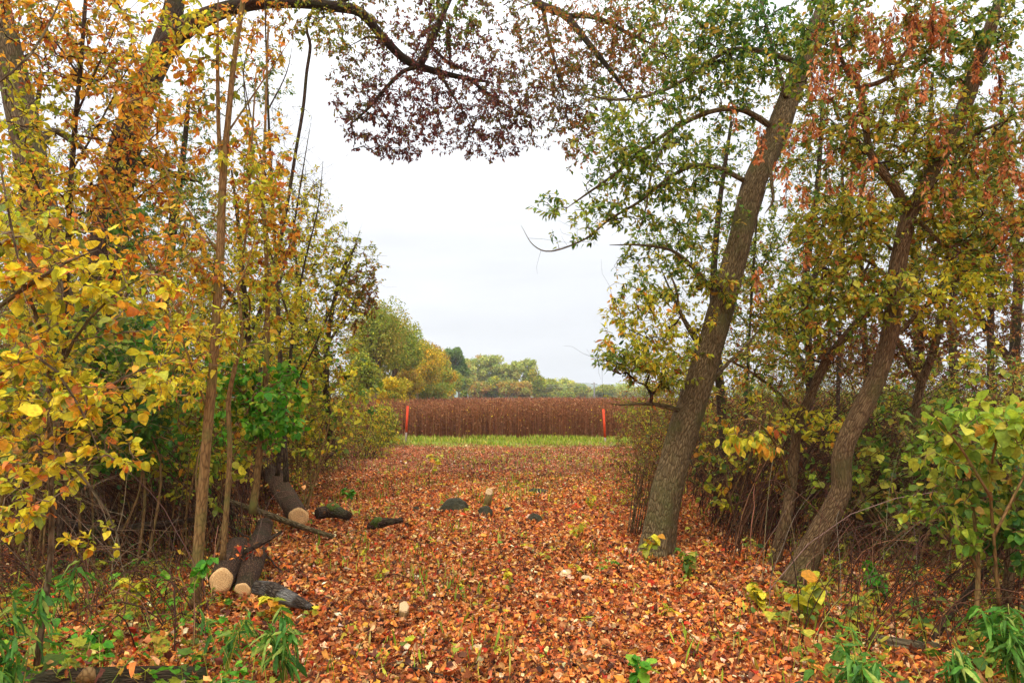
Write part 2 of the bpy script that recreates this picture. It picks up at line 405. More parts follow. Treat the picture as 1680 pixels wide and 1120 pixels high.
def plant(name, label, cat, limbs, blobs, leaf='oval', per=12, size=.08, group=None, mat=None, twig='twd', tip=.0028,
          grow_from=0.25, spread=.55, seg=.16, bend=.14, down=.35, reach=.45, extra=(), wmul=1.0, base=None, sides=24,
          mat_leaf=None, sizej=.22, expo=.5, trunk_name='trunk', dead=0, step=.07, rough=.05, flare=False, maxr=.03, crown_name='crown', nmul=1.0):
    """limbs: [ [(px,py,d,w)...], ... ] first is the trunk. blobs: (px,py,d,rx,ry,rd,n,pal[,scale])"""
    rng = rng_for(name + label)
    LW = []
    for lb in limbs:
        pts = [P(q[0], q[1], q[2]) if len(q) == 4 else np.array(q[:3]) for q in lb]
        rad = [q[3] / 2 / F * q[2] if len(q) == 4 else q[4] for q in lb]
        if LW: rad[-1] = min(rad[-1] * .4, .004)
        LW.append((pts, rad))
    if base is None: base = LW[0][0][0].copy()
    base = np.array([base[0], base[1], float(G(base[0], base[1]))])
    root = empty(name, base, label, cat, group)
    sk = []
    for i, (pts, rad) in enumerate(LW):
        sp, sr = smooth_path(pts, rad, step if max(rad) > .02 else .1)
        g = Geo(); trunk_geo(g, sp, sr, sides if max(rad) > .05 else (12 if max(rad) > .015 else 8), rough if i == 0 else rough * .7, seed=i * 3.7 + rng.random() * 9, flare=flare and i == 0)
        g.build(trunk_name if i == 0 else 'limb', mat or M_BARK_A, root, base, smooth=True)
        m = max(1, int(.12 / max(1e-3, np.linalg.norm(sp[1] - sp[0]))))
        s0 = int(len(sp) * grow_from) if i == 0 else int(len(sp) * .12)
        sk.append(sp[s0::m])
    sk = np.concatenate(sk)
    A = []; AP = []; AS = []
    for b in blobs:
        b = list(b); b[6] = int(b[6] * N_MUL * nmul); c = P(b[0], b[1], b[2]); s = b[2] / F * R_MUL
        e = norm(rng.normal(0, 1, (b[6], 3))) * (rng.random((b[6], 1)) ** (1 / 2.6))
        # clump: snap part of them toward sub-centres so that gaps open
        k = max(3, b[6] // 6); cc = norm(rng.normal(0, 1, (k, 3))) * rng.random((k, 1)) ** .4
        e = e + (cc[rng.integers(0, k, b[6])] - e) * .16
        A.append(c + e * np.array([b[3] * s, b[5], b[4] * s])); AP += [b[7]] * b[6]; AS += [b[8] if len(b) > 8 else 1.0] * b[6]
    if A:
        A = np.concatenate(A); AP = np.array(AP); AS = np.array(AS)
        ok = A[:, 2] > G(A[:, 0], A[:, 1]) + .06
        A, AP, AS = A[ok], AP[ok], AS[ok]
        nodes, cnt, ch = grow(sk, A, rng, seg, bend)
        pl, rl = [], []
        for j, idx in ch:
            pl.append(nodes[idx]); r = np.minimum(tip * np.maximum(cnt[idx], 1) ** .42, maxr); r[0] = r[1]; r[-1] = tip * .6; rl.append(r)
        g = Geo(); cw = pick(twig, rng, len(pl), .12)
        chains(g, pl, rl, 5, cw)
        if dead:
            pl, rl = [], []
            for q in range(dead):
                s_ = nodes[rng.integers(len(sk), len(nodes)) if rng.random() < .7 else rng.integers(0, len(sk))]; dv = norm(rng.normal(0, 1, 3) + np.array([0, 0, .1])) * rng.uniform(.15, .5)
                t = np.linspace(0, 1, 4)[:, None]; pl.append(s_ + dv * t + rng.normal(0, .02, (4, 3)) * t); rl.append(np.linspace(tip * .8, tip * .35, 4))
            chains(g, pl, rl, 3, pick(twig, rng, len(pl), .12))
        gt = g
        # leaves
        PO, DR, NR, CO, SZ = [], [], [], [], []
        for j, idx in ch:
            n_ = rng.poisson(per * PER_MUL)
            if n_ == 0: continue
            q = nodes[idx]; dist = np.linalg.norm(q - q[-1], axis=1)
            i0 = max(0, np.searchsorted(-dist, -reach) - 1); q = q[i0:]
            if len(q) < 2: q = nodes[idx][-2:]
            t = (rng.random(n_) ** .8) * (len(q) - 1); ii = np.minimum(t.astype(int), len(q) - 2); f = (t - ii)[:, None]
            p = q[ii] * (1 - f) + q[ii + 1] * f
            tg = norm(q[ii + 1] - q[ii])
            dr = norm(tg * .5 + rng.normal(0, spread, (n_, 3)) + np.array([0, 0, -down]))
            sz = size * SZ_MUL * AS[j] * np.exp(rng.normal(0, sizej, n_))
            PO.append(p + dr * (sz * .25)[:, None]); DR.append(dr); NR.append(np.array([0, 0, 1.]) + rng.normal(0, .55, (n_, 3)))
            c0 = pick(AP[j], rng, n_); c1 = np.repeat(pick(AP[j], rng, 1, .05), n_, 0)
            mk = rng.random((n_, 1)) < .32
            CO.append(np.where(mk, c1 * np.exp(rng.normal(0, .12, (n_, 1))), c0)); SZ.append(sz)
        if PO:
            PO = np.concatenate(PO)
            g = gt; leaves(g, leaf, PO, np.concatenate(DR), np.concatenate(NR), np.concatenate(SZ), np.concatenate(CO), .2,
                              rng.uniform(.75, 1.15, len(PO)) * wmul, rng)
            g.build(crown_name, (mat_leaf or M_LEAF, M_TWIG), root, base)
    return root, base, sk

def shrub(name, label, px, d, h, w, natt, pal, leaf='oval', size=.07, per=9, group=None, cat='shrub', twig='twr', nst=8, tip=.003,
          dep=None, zc=.58, bend=.22, dead=0, down=.3, hh=.44, cx=None, stem_r=.012, pal2=None, **kw):
    """bush from several stems at ground; px at depth d, height h, width w (metres)"""
    rng = rng_for('s' + name + label)
    x = (px - 840) / F * d if cx is None else cx; y = d; z = float(G(x, y)); dep = dep or w * .7
    limbs = []
    for k in range(nst):
        e = norm(rng.normal(0, 1, 3)) * rng.random() ** .4
        b = np.array([x + rng.normal(0, w * .12), y + rng.normal(0, dep * .12), z - .03])
        t = np.array([x + e[0] * w * .45, y + e[1] * dep * .45, z + h * (.5 + .45 * abs(e[2]))])
        m = (b + t) / 2 + np.array([rng.normal(0, .12) * w, rng.normal(0, .1) * w, h * .08])
        r = stem_r * rng.uniform(.6, 1.3)
        limbs.append([(*b, 0, r), (*m, 0, r * .75), (*t, 0, r * .35)])
    s = F / d
    def blob(n, p):  # ellipsoid given straight in world units through an equivalent pixel spec
        return n, p
    A_specs = [(natt if pal2 is None else natt * 2 // 3, pal)] + ([(natt // 3, pal2)] if pal2 else [])
    blobs = []
    for n, p in A_specs:
        c = (x, y, z + h * zc)
        b_ = (c[2] - CAMZ) / d
        # invert P for the centre
        vv = (b_ * cos(PITCH) - sin(PITCH)) / (cos(PITCH) + b_ * sin(PITCH))
        py = 560 - F * vv; Y = cos(PITCH) - vv * sin(PITCH)
        ppx = 840 + F * (x / d * Y)
        blobs.append((ppx, py, d, w * .5 * s, h * hh * s, dep * .5, n, p))
    return plant(name, label, cat, limbs, blobs, leaf, per, size, group, M_BARK_S if twig != 'twd' else M_BARK_D, twig, tip,
                 grow_from=.15, bend=bend, down=down, base=(x, y, z), sides=8, trunk_name='stem', dead=dead, step=.15, crown_name='foliage', **kw)

# ------------------------------------------------------------------ camera, world, sun
cam = bpy.data.cameras.new('camera'); co = bpy.data.objects.new('camera', cam); COL.objects.link(co)
co.location = (0, 0, CAMZ); co.rotation_euler = (pi / 2 + PITCH, 0, 0)
cam.lens = 24; cam.sensor_width = 36; cam.clip_start = .05; cam.clip_end = 6000
SC.camera = co
SUN_EL, SUN_AZ = 52, 200
w = bpy.data.worlds.new('World'); SC.world = w; w.use_nodes = True
N = w.node_tree.nodes; L = w.node_tree.links
bg = N['Background']; bg.inputs['Strength'].default_value = .1
sky = N.new('ShaderNodeTexSky'); sky.sky_type = 'NISHITA'; sky.sun_disc = False
sky.sun_elevation = radians(SUN_EL); sky.sun_rotation = radians(SUN_AZ)
tc = N.new('ShaderNodeTexCoord'); sp = N.new('ShaderNodeSeparateXYZ'); L.new(tc.outputs['Generated'], sp.inputs[0])
mr = N.new('ShaderNodeMapRange'); mr.inputs['From Min'].default_value = 0; mr.inputs['From Max'].default_value = 1
mr.inputs['To Min'].default_value = 6.9; mr.inputs['To Max'].default_value = 27.0
pw = N.new('ShaderNodeMath'); pw.operation = 'POWER'; pw.use_clamp = True; pw.inputs[1].default_value = 1.9
L.new(sp.outputs['Z'], pw.inputs[0]); L.new(pw.outputs[0], mr.inputs['Value'])
mp = N.new('ShaderNodeMapping'); mp.inputs['Scale'].default_value = (1.2, 1.2, 6); L.new(tc.outputs['Generated'], mp.inputs['Vector'])
cn = N.new('ShaderNodeTexNoise'); cn.inputs['Scale'].default_value = 1.6; cn.inputs['Detail'].default_value = 5; L.new(mp.outputs[0], cn.inputs['Vector'])
cm = N.new('ShaderNodeMapRange'); cm.inputs['From Min'].default_value = .3; cm.inputs['From Max'].default_value = .7
cm.inputs['To Min'].default_value = .84; cm.inputs['To Max'].default_value = 1.06; L.new(cn.outputs['Fac'], cm.inputs['Value'])
mu = N.new('ShaderNodeMath'); mu.operation = 'MULTIPLY'; L.new(mr.outputs[0], mu.inputs[0]); L.new(cm.outputs[0], mu.inputs[1])
cc = N.new('ShaderNodeVectorMath'); cc.operation = 'SCALE'; cc.inputs[0].default_value = (.965, .985, 1.02); L.new(mu.outputs[0], cc.inputs['Scale'])
mx = N.new('ShaderNodeMix'); mx.data_type = 'RGBA'; mx.inputs['Factor'].default_value = .96
L.new(sky.outputs[0], mx.inputs[6]); L.new(cc.outputs[0], mx.inputs[7]); L.new(mx.outputs[2], bg.inputs['Color'])
sl = bpy.data.lights.new('sun', 'SUN'); sl.energy = 1.5; sl.angle = radians(18); sl.color = (1, .96, .9)
so = bpy.data.objects.new('sun', sl); COL.objects.link(so)
so.rotation_euler = (radians(90 - SUN_EL), 0, radians(180 - SUN_AZ)); so.location = (0, 0, 30)
vs = SC.view_settings; vs.view_transform = 'Standard'; vs.look = 'None'; vs.gamma = 1; vs.use_curve_mapping = False; vs.exposure = .5
SC.cycles.max_bounces = 6; SC.cycles.diffuse_bounces = 4; SC.cycles.glossy_bounces = 2; SC.cycles.transmission_bounces = 3
SC.cycles.sample_clamp_indirect = 6

# ------------------------------------------------------------------ ground (one sheet)
def make_ground():
    xs = np.unique(np.concatenate([np.arange(-16, 16.01, .14), -16 - np.cumsum(np.geomspace(.2, 420, 42)), 16 + np.cumsum(np.geomspace(.2, 420, 42))]))
    ys = np.unique(np.concatenate([np.arange(-4, 27, .14), 27 + np.cumsum(np.geomspace(.2, 420, 42)), -4 - np.cumsum(np.geomspace(.3, 60, 14))]))
    X, Y = np.meshgrid(xs, ys); Z = G(X, Y) + .012 * np.sin(7 * X + 3 * Y) * np.cos(9 * Y - 4 * X) * (np.abs(X) < 16) * (Y < 27)
    V = np.stack([X, Y, Z], -1).reshape(-1, 3); nx = len(xs)
    i = (np.arange(len(ys) - 1)[:, None] * nx + np.arange(nx - 1)[None]).ravel()
    g = Geo(); g.add(V, None, np.stack([i, i + 1, i + nx + 1, i + nx], 1))
    m, nt, N, L = new_mat('ground'); out = N.new('ShaderNodeOutputMaterial'); pb = N.new('ShaderNodeBsdfPrincipled')
    pb.inputs['Roughness'].default_value = .95; pb.inputs['Specular IOR Level'].default_value = .1
    tc = N.new('ShaderNodeTexCoord'); sp = N.new('ShaderNodeSeparateXYZ'); L.new(tc.outputs['Object'], sp.inputs[0])
    def noi(s, d=5):
        n = N.new('ShaderNodeTexNoise'); n.inputs['Scale'].default_value = s; n.inputs['Detail'].default_value = d; L.new(tc.outputs['Object'], n.inputs['Vector']); return n
    n1 = noi(14, 8); n2 = noi(1.2); vo = N.new('ShaderNodeTexVoronoi'); vo.inputs['Scale'].default_value = 16; L.new(tc.outputs['Object'], vo.inputs['Vector'])
    c1 = ramp(N, [(.3, (48, 30, 20)), (.5, (112, 60, 34)), (.7, (166, 92, 52))]); L.new(n1.outputs['Fac'], c1.inputs[0])
    c1b = ramp(N, [(0, (78, 42, 26)), (.45, (170, 88, 46)), (.8, (196, 124, 78)), (1, (92, 52, 34))]); L.new(vo.outputs['Color'], c1b.inputs[0])
    mA = N.new('ShaderNodeMix'); mA.data_type = 'RGBA'; mA.inputs['Factor'].default_value = .5; L.new(c1.outputs[0], mA.inputs[6]); L.new(c1b.outputs[0], mA.inputs[7])
    c2 = ramp(N, [(.35, (86, 92, 34)), (.65, (132, 146, 48))]); L.new(n1.outputs['Fac'], c2.inputs[0])
    c3 = ramp(N, [(.35, (74, 46, 32)), (.65, (112, 72, 48))]); L.new(n1.outputs['Fac'], c3.inputs[0])
    yy = N.new('ShaderNodeMath'); yy.operation = 'MULTIPLY_ADD'; yy.inputs[1].default_value = 2.6; L.new(n2.outputs['Fac'], yy.inputs[0]); L.new(sp.outputs['Y'], yy.inputs[2])
    def step(a, b):
        q = N.new('ShaderNodeMapRange'); q.inputs['From Min'].default_value = a; q.inputs['From Max'].default_value = b; L.new(yy.outputs[0], q.inputs['Value']); return q
    s1, s2 = step(22.4, 24.0), step(26.8, 27.6)
    mB = N.new('ShaderNodeMix'); mB.data_type = 'RGBA'; L.new(s1.outputs[0], mB.inputs['Factor']); L.new(mA.outputs[2], mB.inputs[6]); L.new(c2.outputs[0], mB.inputs[7])
    mC = N.new('ShaderNodeMix'); mC.data_type = 'RGBA'; L.new(s2.outputs[0], mC.inputs['Factor']); L.new(mB.outputs[2], mC.inputs[6]); L.new(c3.outputs[0], mC.inputs[7])
    L.new(mC.outputs[2], pb.inputs['Base Color'])
    bp = N.new('ShaderNodeBump'); bp.inputs['Strength'].default_value = .9; bp.inputs['Distance'].default_value = .03
    L.new(n1.outputs['Fac'], bp.inputs['Height']); L.new(bp.outputs[0], pb.inputs['Normal']); L.new(pb.outputs[0], out.inputs['Surface'])
    o = g.build('ground', m, smooth=True); tag(o, kind='structure')
make_ground()

def make_hills():
    g = Geo()
    for (y0, dep, hh, x0, x1, s) in ((900, 260, 19, -700, 1500, 1.0), (1500, 400, 46, -400, 2600, 2.2)):
        xs = np.linspace(x0, x1, 160); ys = np.linspace(0, 1, 12)
        X, T = np.meshgrid(xs, ys)
        H = hh * (.62 + .2 * np.sin(X * .004 * s + 1) + .12 * np.sin(X * .011 + 2.2 * s) + .04 * np.sin(X * .05) + .03 * np.sin(X * .13 + T * 4)) * np.sin(T * pi)
        V = np.stack([X, y0 + T * dep, H - 2], -1).reshape(-1, 3); n = len(xs)
        i = (np.arange(len(ys) - 1)[:, None] * n + np.arange(n - 1)[None]).ravel()
        g.add(V, None, np.stack([i, i + 1, i + n + 1, i + n], 1))
    m = plain_material('hill_woods', (70, 92, 74), (112, 122, 92), 1, .05, .6, 3)
    tag(g.build('hills', m, smooth=True), kind='structure')
make_hills()

# ------------------------------------------------------------------ leaf litter
def make_litter():
    rng = rng_for('litter'); g = Geo()
    def area(n, y0, y1, x0f, x1f, pal, keep=None, smin=.025, smax=.062):
        y = np.sqrt(rng.uniform(y0 ** 2, y1 ** 2, n)); u = rng.random(n)
        x = x0f(y) + (x1f(y) - x0f(y)) * u
        # uneven cover: bare soil between drifts
        dens = .5 + .5 * np.sin(2.1 * x + 1.3 * np.sin(1.7 * y)) * np.sin(1.9 * y + .8 * np.sin(2.3 * x))
        k = rng.random(n) < .55 + .45 * dens
        if keep is not None: k &= keep(x, y)
        x, y = x[k], y[k]; n = len(x)
        z = G(x, y) + .004 + rng.random(n) ** 2 * .045
        pos = np.stack([x, y, z], -1); a = rng.uniform(0, 2 * pi, n)
        dr = np.stack([np.cos(a), np.sin(a), rng.normal(.08, .42, n)], -1)
        nr = np.array([0, 0, 1.]) + rng.normal(0, .6, (n, 3))
        sz = rng.uniform(smin, smax, n); col = pick(pal, rng, n, .24)
        # slow colour drift over the ground: which leaves lie where
        tone = 1 + .16 * np.sin(.9 * x + 2) * np.sin(.6 * y + 1) + .10 * np.sin(2.7 * x + 1.4 * np.sin(2.2 * y)) * np.sin(2.4 * y + x)
        wet = (np.sin(1.6 * x + 2.3 * np.sin(.9 * y)) * np.sin(1.3 * y + 1.2 * np.sin(1.4 * x)) > .45) & (rng.random(n) < .42)   # damp, rotted patches
        col = np.clip(col * tone[:, None] * np.where(wet, .5, 1)[:, None], 0, .95)
        h = rng.random(n)
        for t, a0, a1 in (('oval', 0, .5), ('wide', .5, .74), ('maple', .74, 1)):
            s = (h >= a0) & (h < a1)
            leaves(g, t, pos[s], dr[s], nr[s], sz[s] * (.85 if t == 'maple' else 1), col[s], .5, rng.uniform(.4, 1.15, s.sum()), rng, .13)
    fw = lambda y: .80 * y + .6
    # drifts piled against stones, stumps, logs and trunks
    for (px, py, w_, n) in [(745,841,.30,260),(796,848,.18,120),(834,844,.12,70),(876,861,.18,120),(884,807,.25,120),(682,841,.12,50),(635,866,.35,200),(545,862,.35,200),(661,1010,.10,40),(928,944,.12,40),(1082,905,.45,500),(1312,955,.35,400),(1268,950,.2,160),(320,996,.15,100),(490,868,.25,160),(366,975,.2,160),(402,980,.18,120),(465,990,.25,160),(415,845,.2,100)]:
        b = GP(px, py); a = rng.uniform(0, 2 * pi, n); q = w_ * (1 + np.abs(rng.normal(0, .35, n))); x = b[0] + np.cos(a) * q; y = b[1] + np.sin(a) * q * .8
        pos = np.stack([x, y, G(x, y) + .01 + rng.random(n) * .07 * np.exp(-(q / w_ - 1) * 2)], -1)
        leaves(g, 'maple', pos, rng.normal(0, 1, (n, 3)) * [1, 1, .5], np.array([0, 0, 1.]) + rng.normal(0, .6, (n, 3)), rng.uniform(.03, .06, n), pick('lit', rng, n, .3), .5, None, rng, .13)
    # leaves that came to rest on the logs and stones
    for (px, py, d, sx, n) in [(460,795,9.6,.5,60),(440,765,10.6,.4,40),(385,905,6.0,.3,26),(425,900,6.2,.3,26),(200,1068,3.7,.8,60),(545,830,9,.2,16)]:
        c = P(px, py, d); pos = c + rng.normal(0, 1, (n, 3)) * [sx * .4, sx * .4, .02]
        leaves(g, 'wide', pos, rng.normal(0, 1, (n, 3)) * [1, 1, .4], np.array([0, 0, 1.]) + rng.normal(0, .5, (n, 3)), rng.uniform(.03, .055, n), pick('lit', rng, n, .3), .5, None, rng, .13)
    area(150000, 3.2, 8, lambda y: -fw(y), fw, 'lit')
    area(170000, 8, 14.5, lambda y: -fw(y) * .9, lambda y: fw(y) * .9, 'lit', lambda x, y: (np.abs(x) < 5) | (rng.random(len(x)) < .6))
    area(60000, 14, 19.5, lambda y: 0 * y - 7, lambda y: 0 * y + 8, 'lif')
    area(10000, 12, 15, lambda y: 0 * y - 6, lambda y: 0 * y + 6, 'lif')
    area(26000, 19, 23.6, lambda y: 0 * y - 6.5, lambda y: 0 * y + 7, 'lif', lambda x, y: rng.random(len(x)) < np.clip((23.8 - y) / 2.4, 0, 1))
    tag(g.build('leaf_litter', M_LITTER), kind='stuff')
make_litter()

def make_grass():
    rng = rng_for('grass'); g = Geo()
    def patch(n, x, y, smin, smax, pal, w=1.0):
        z = G(x, y); a = rng.uniform(0, 2 * pi, n); t = rng.uniform(.1, .6, n)
        dr = np.stack([np.cos(a) * t, np.sin(a) * t, np.ones(n)], -1); nr = np.stack([np.cos(a), np.sin(a), -t], -1) + rng.normal(0, .2, (n, 3))
        leaves(g, 'blade', np.stack([x, y, z], -1), dr, nr, rng.uniform(smin, smax, n), pick(pal, rng, n, .18), .35, np.full(n, w), rng)
    n = 24000; x = rng.uniform(-7, 8, n); y = rng.uniform(21.6, 26.2, n)
    k = rng.random(n) < np.clip((y - 21.4) / 2.2, 0, 1) * (.5 + .5 * np.sin(1.9 * x + 2.1 * y + 1.5 * np.sin(.9 * x))); x, y = x[k], y[k]
    patch(len(x), x, y, .06, .20, 'grs', 1.6)
    n = 9000; x = rng.normal(0, 3.4, n); y = rng.uniform(4, 20, n)
    k = (np.sin(1.7 * x + 3 * np.sin(.8 * y)) * np.sin(1.3 * y + x) > .1); x, y = x[k], y[k]
    patch(len(x), x, y, .05, .16, 'grs', 1.1)
    n = 900; x = rng.normal(.4, 3.2, n); y = rng.uniform(10, 21, n); patch(n, x, y, .05, .16, 'grs', .8)
    tag(g.build('grass', M_STALK), kind='stuff')
make_grass()

def make_weeds():
    """small seedlings and ground vines of the forest floor"""
    rng = rng_for('weeds'); g = Geo(); tw = Geo(); pl, rl = [], []
    def patch(n, xf, y0, y1, pal, size, h0, h1, t):
        for k in range(n):
            y = rng.uniform(y0, y1); x = xf(y); z = float(G(x, y)); h = rng.uniform(h0, h1)
            if 4.4 < y < 7.5 and -.47 * y < x < -.30 * y: h *= .35
            top = np.array([x + rng.normal(0, h * .4), y + rng.normal(0, h * .4), z + h])
            q = np.linspace(0, 1, 4)[:, None]; base = np.array([x, y, z]); pts = base + (top - base) * q; pts[:, 2] += h * .15 * np.sin(pi * q[:, 0])
            pl.append(pts); rl.append(np.linspace(.0022, .0012, 4))
            m = rng.integers(2, 7); f = rng.uniform(.45, 1, m)[:, None]; pos = base + (top - base) * f
            a = rng.uniform(0, 2 * pi, m); dr = np.stack([np.cos(a), np.sin(a), rng.normal(-.1, .25, m)], -1)
            leaves(g, t, pos + dr * .02, dr, np.array([0, 0, 1.]) + rng.normal(0, .3, (m, 3)), size * np.exp(rng.normal(0, .3, m)), pick(pal, rng, m, .15), .15, None, rng)
    patch(300, lambda y: rng.uniform(-.78 * y, -.34 * y), 3.6, 7.5, 'olv', .046, .05, .28, 'maple')
    patch(300, lambda y: rng.uniform(-.78 * y, -.36 * y), 3.6, 9, 'bgr', .042, .05, .30, 'wide')
    patch(320, lambda y: rng.uniform(.38 * y, .8 * y), 3.6, 9, 'grn', .05, .05, .35, 'wide')
    patch(170, lambda y: rng.uniform(.34 * y, .8 * y), 3.6, 9, 'olv', .045, .05, .35, 'maple')
    patch(330, lambda y: rng.normal(.1, 2.6), 4.2, 19, 'oly', .045, .03, .14, 'maple')
    patch(110, lambda y: rng.normal(.4, 3.2), 4.2, 18, 'bgr', .04, .03, .14, 'oval')
    patch(260, lambda y: rng.uniform(-9, -3.2), 9, 20, 'olv', .05, .1, .5, 'oval')
    patch(260, lambda y: rng.uniform(3.6, 12), 9, 20, 'mix', .05, .1, .5, 'oval')
    chains(g, pl, rl, 3, pick('grs', rng, len(pl)))
    tag(g.build('ground_plants', (M_LEAF, M_STALK)), kind='stuff')
make_weeds()

def make_undergrowth():
    """tangle of dead canes and twigs"""
    rng = rng_for('under'); pl, rl = [], []
    def tangle(n, xf, y0, y1, h0, h1, r, lay=.35):
        for k in range(n):
            y = rng.uniform(y0, y1); x = xf(y); z = float(G(x, y)); h = rng.uniform(h0, h1)
            a = rng.uniform(0, 2 * pi); s = h * rng.uniform(.3, 1.6)
            if h > .3 and abs(x) < 6 and cos(a) * x < 0: a = pi - a      # canes lean off the open path
            t = np.linspace(0, 1, 11)
            if rng.random() < lay:      # fallen / arching
                X = x + np.cos(a) * s * 1.5 * t; Y = y + np.sin(a) * s * 1.5 * t; Z = z + h * .55 * np.sin(pi * t ** .8) + .02
            else:
                X = x + np.cos(a) * s * t ** 1.6 * .7; Y = y + np.sin(a) * s * t ** 1.6 * .7; Z = z + h * (t - .18 * t ** 3)
            p = np.stack([X, Y, Z], 1) + np.cumsum(rng.normal(0, .009, (11, 3)), 0)
            pl.append(p); rl.append(np.linspace(1, .3, 11) * r * rng.uniform(.5, 1.4))
            for q in range(rng.integers(0, 3)):
                i = rng.integers(3, 10); d = norm(rng.normal(0, 1, 3)) * rng.uniform(.1, .35); tt = np.linspace(0, 1, 4)[:, None]
                pl.append(p[i] + d * tt + rng.normal(0, .012, (4, 3)) * tt); rl.append(np.linspace(.6, .25, 4) * r)
    tangle(2400, lambda y: rng.uniform(-.8 * y - .2, -.22 * y - 1.2), 6.6, 13, .4, 2.3, .0048)
    tangle(420, lambda y: rng.uniform(-.8 * y - .2, -.42 * y), 4.2, 7, .2, .9, .0036, .6)
    tangle(800, lambda y: rng.uniform(-9, -3.4), 12, 23, .3, 1.3, .005, .6)
    tangle(3000, lambda y: rng.uniform(.16 * y + 1.0, .82 * y + .3), 6.6, 13, .4, 2.3, .0048)
    tangle(420, lambda y: rng.uniform(.40 * y, .82 * y), 4.2, 7, .2, 1.1, .0036, .5)
    tangle(900, lambda y: rng.uniform(4.0, 15), 12, 23, .3, 1.5, .005, .6)
    tangle(420, lambda y: rng.normal(.2, 2.6), 4, 21, .05, .28, .003, .9)
    n0 = len(pl)
    tangle(110, lambda y: rng.uniform(-.8 * y, -.24 * y - .5), 4.8, 11, .8, 2.0, .003, .2)
    tangle(110, lambda y: rng.uniform(.24 * y + .6, .8 * y), 4.8, 11, .8, 2.0, .003, .2)
    n1 = len(pl)
    g = Geo(); c = np.concatenate([pick('twd', rng, n0 // 2, .2), pick('twr', rng, n0 - n0 // 2, .2), pick('twg', rng, n1 - n0, .25)]); c[:n0] = rng.permutation(c[:n0])
    chains(g, pl, rl, 4, c)
    # curled dead leaves caught in the tangle
    n = 15000; side = rng.random(n) < .5; y = rng.uniform(6.8, 22, n)
    x = np.where(side, rng.uniform(-.62, -.2, n) * np.minimum(y, 14) - 1.4, rng.uniform(.16, .62, n) * np.minimum(y, 15) + 1.5)
    pos = np.stack([x, y, G(x, y) + rng.random(n) ** 1.4 * 1.25], -1)
    leaves(g, 'oval', pos, norm(rng.normal(0, 1, (n, 3)) + np.array([0, 0, -.6])), rng.normal(0, 1, (n, 3)), rng.uniform(.03, .065, n), pick('brn', rng, n, .2), .5, None, rng)
    tag(g.build('undergrowth', M_STALK), kind='stuff')
make_undergrowth()

# ------------------------------------------------------------------ field of dried crop
def make_crop():
    rng = rng_for('crop'); g = Geo()
    def rows(n, x0, x1, y0, y1, npod, ps, full=True, sides=3):
        y = y0 + (y1 - y0) * rng.random(n); x = rng.uniform(0, 1, n) * (x1(y) - x0(y)) + x0(y)
        z = np.zeros(n); h = rng.normal(1.28, .10, n) + .06 * np.sin(x * .8) * np.sin(y * .5)
        la = rng.normal(0, .06, (n, 2)); base = np.stack([x, y, z], -1); top = np.stack([x + la[:, 0], y + la[:, 1], h], -1)
        lo = base if full else base + (top - base) * .5
        th = np.arange(sides) * 2 * pi / sides + .4; rg = np.stack([np.cos(th), np.sin(th), 0 * th], -1)
        r = .0052 if full else .008
        V = np.concatenate([lo[:, None] + rg * r, (lo + (top - lo) * .6)[:, None] + rg * r * .85, top[:, None] + rg * r * .4], 1)
        k = np.arange(sides); k2 = (k + 1) % sides
        q = np.concatenate([np.stack([k, k2, k2 + sides, k + sides], 1), np.stack([k + sides, k2 + sides, k2 + 2 * sides, k + 2 * sides], 1)])
        Q = (q[None] + (np.arange(n) * sides * 3)[:, None, None]).reshape(-1, 4)
        g.add(V.reshape(-1, 3), None, Q, None, np.repeat(pick('crp', rng, n, .2), len(q), 0))
        f = rng.beta(2.6, 1.2, (n, npod))
        pos = (base[:, None] + (top - base)[:, None] * f[..., None]).reshape(-1, 3); m = len(pos)
        dr = rng.normal(0, 1, (m, 3)) + np.array([0, 0, .5])
        leaves(g, 'dia', pos, dr, rng.normal(0, 1, (m, 3)), rng.uniform(.6, 1.3, m) * ps, pick('crp', rng, m, .24), .2, None, rng)
    rows(9500, lambda y: -8.5 + 0 * y, lambda y: 13 + 0 * y, 26, 30, 11, .055)
    rows(5000, lambda y: -11 + 0 * y, lambda y: 18 + 0 * y, 30, 38, 10, .07, False)
    rows(2600, lambda y: 12 + 0 * y, lambda y: 26 + 0 * y, 25, 31, 10, .07)
    rows(9000, lambda y: -.30 * y, lambda y: .72 * y, 38, 75, 9, .11, False)
    rows(9000, lambda y: -.28 * y, lambda y: .76 * y, 75, 170, 8, .2, False)
    n = 130; x = rng.uniform(-4.5, 7, n); y = rng.uniform(25.5, 26.4, n); pos = np.stack([x, y, rng.uniform(.2, 1.25, n)], -1)
    leaves(g, 'dia', pos, rng.normal(0, 1, (n, 3)), rng.normal(0, 1, (n, 3)) + [0, -1, 0], rng.uniform(.04, .07, n), pick('yel', rng, n), .1, None, rng)
    tag(g.build('crop', M_STALK), 'tall dried reddish-brown crop filling the field behind the grass strip', 'crop', kind='stuff')
make_crop()

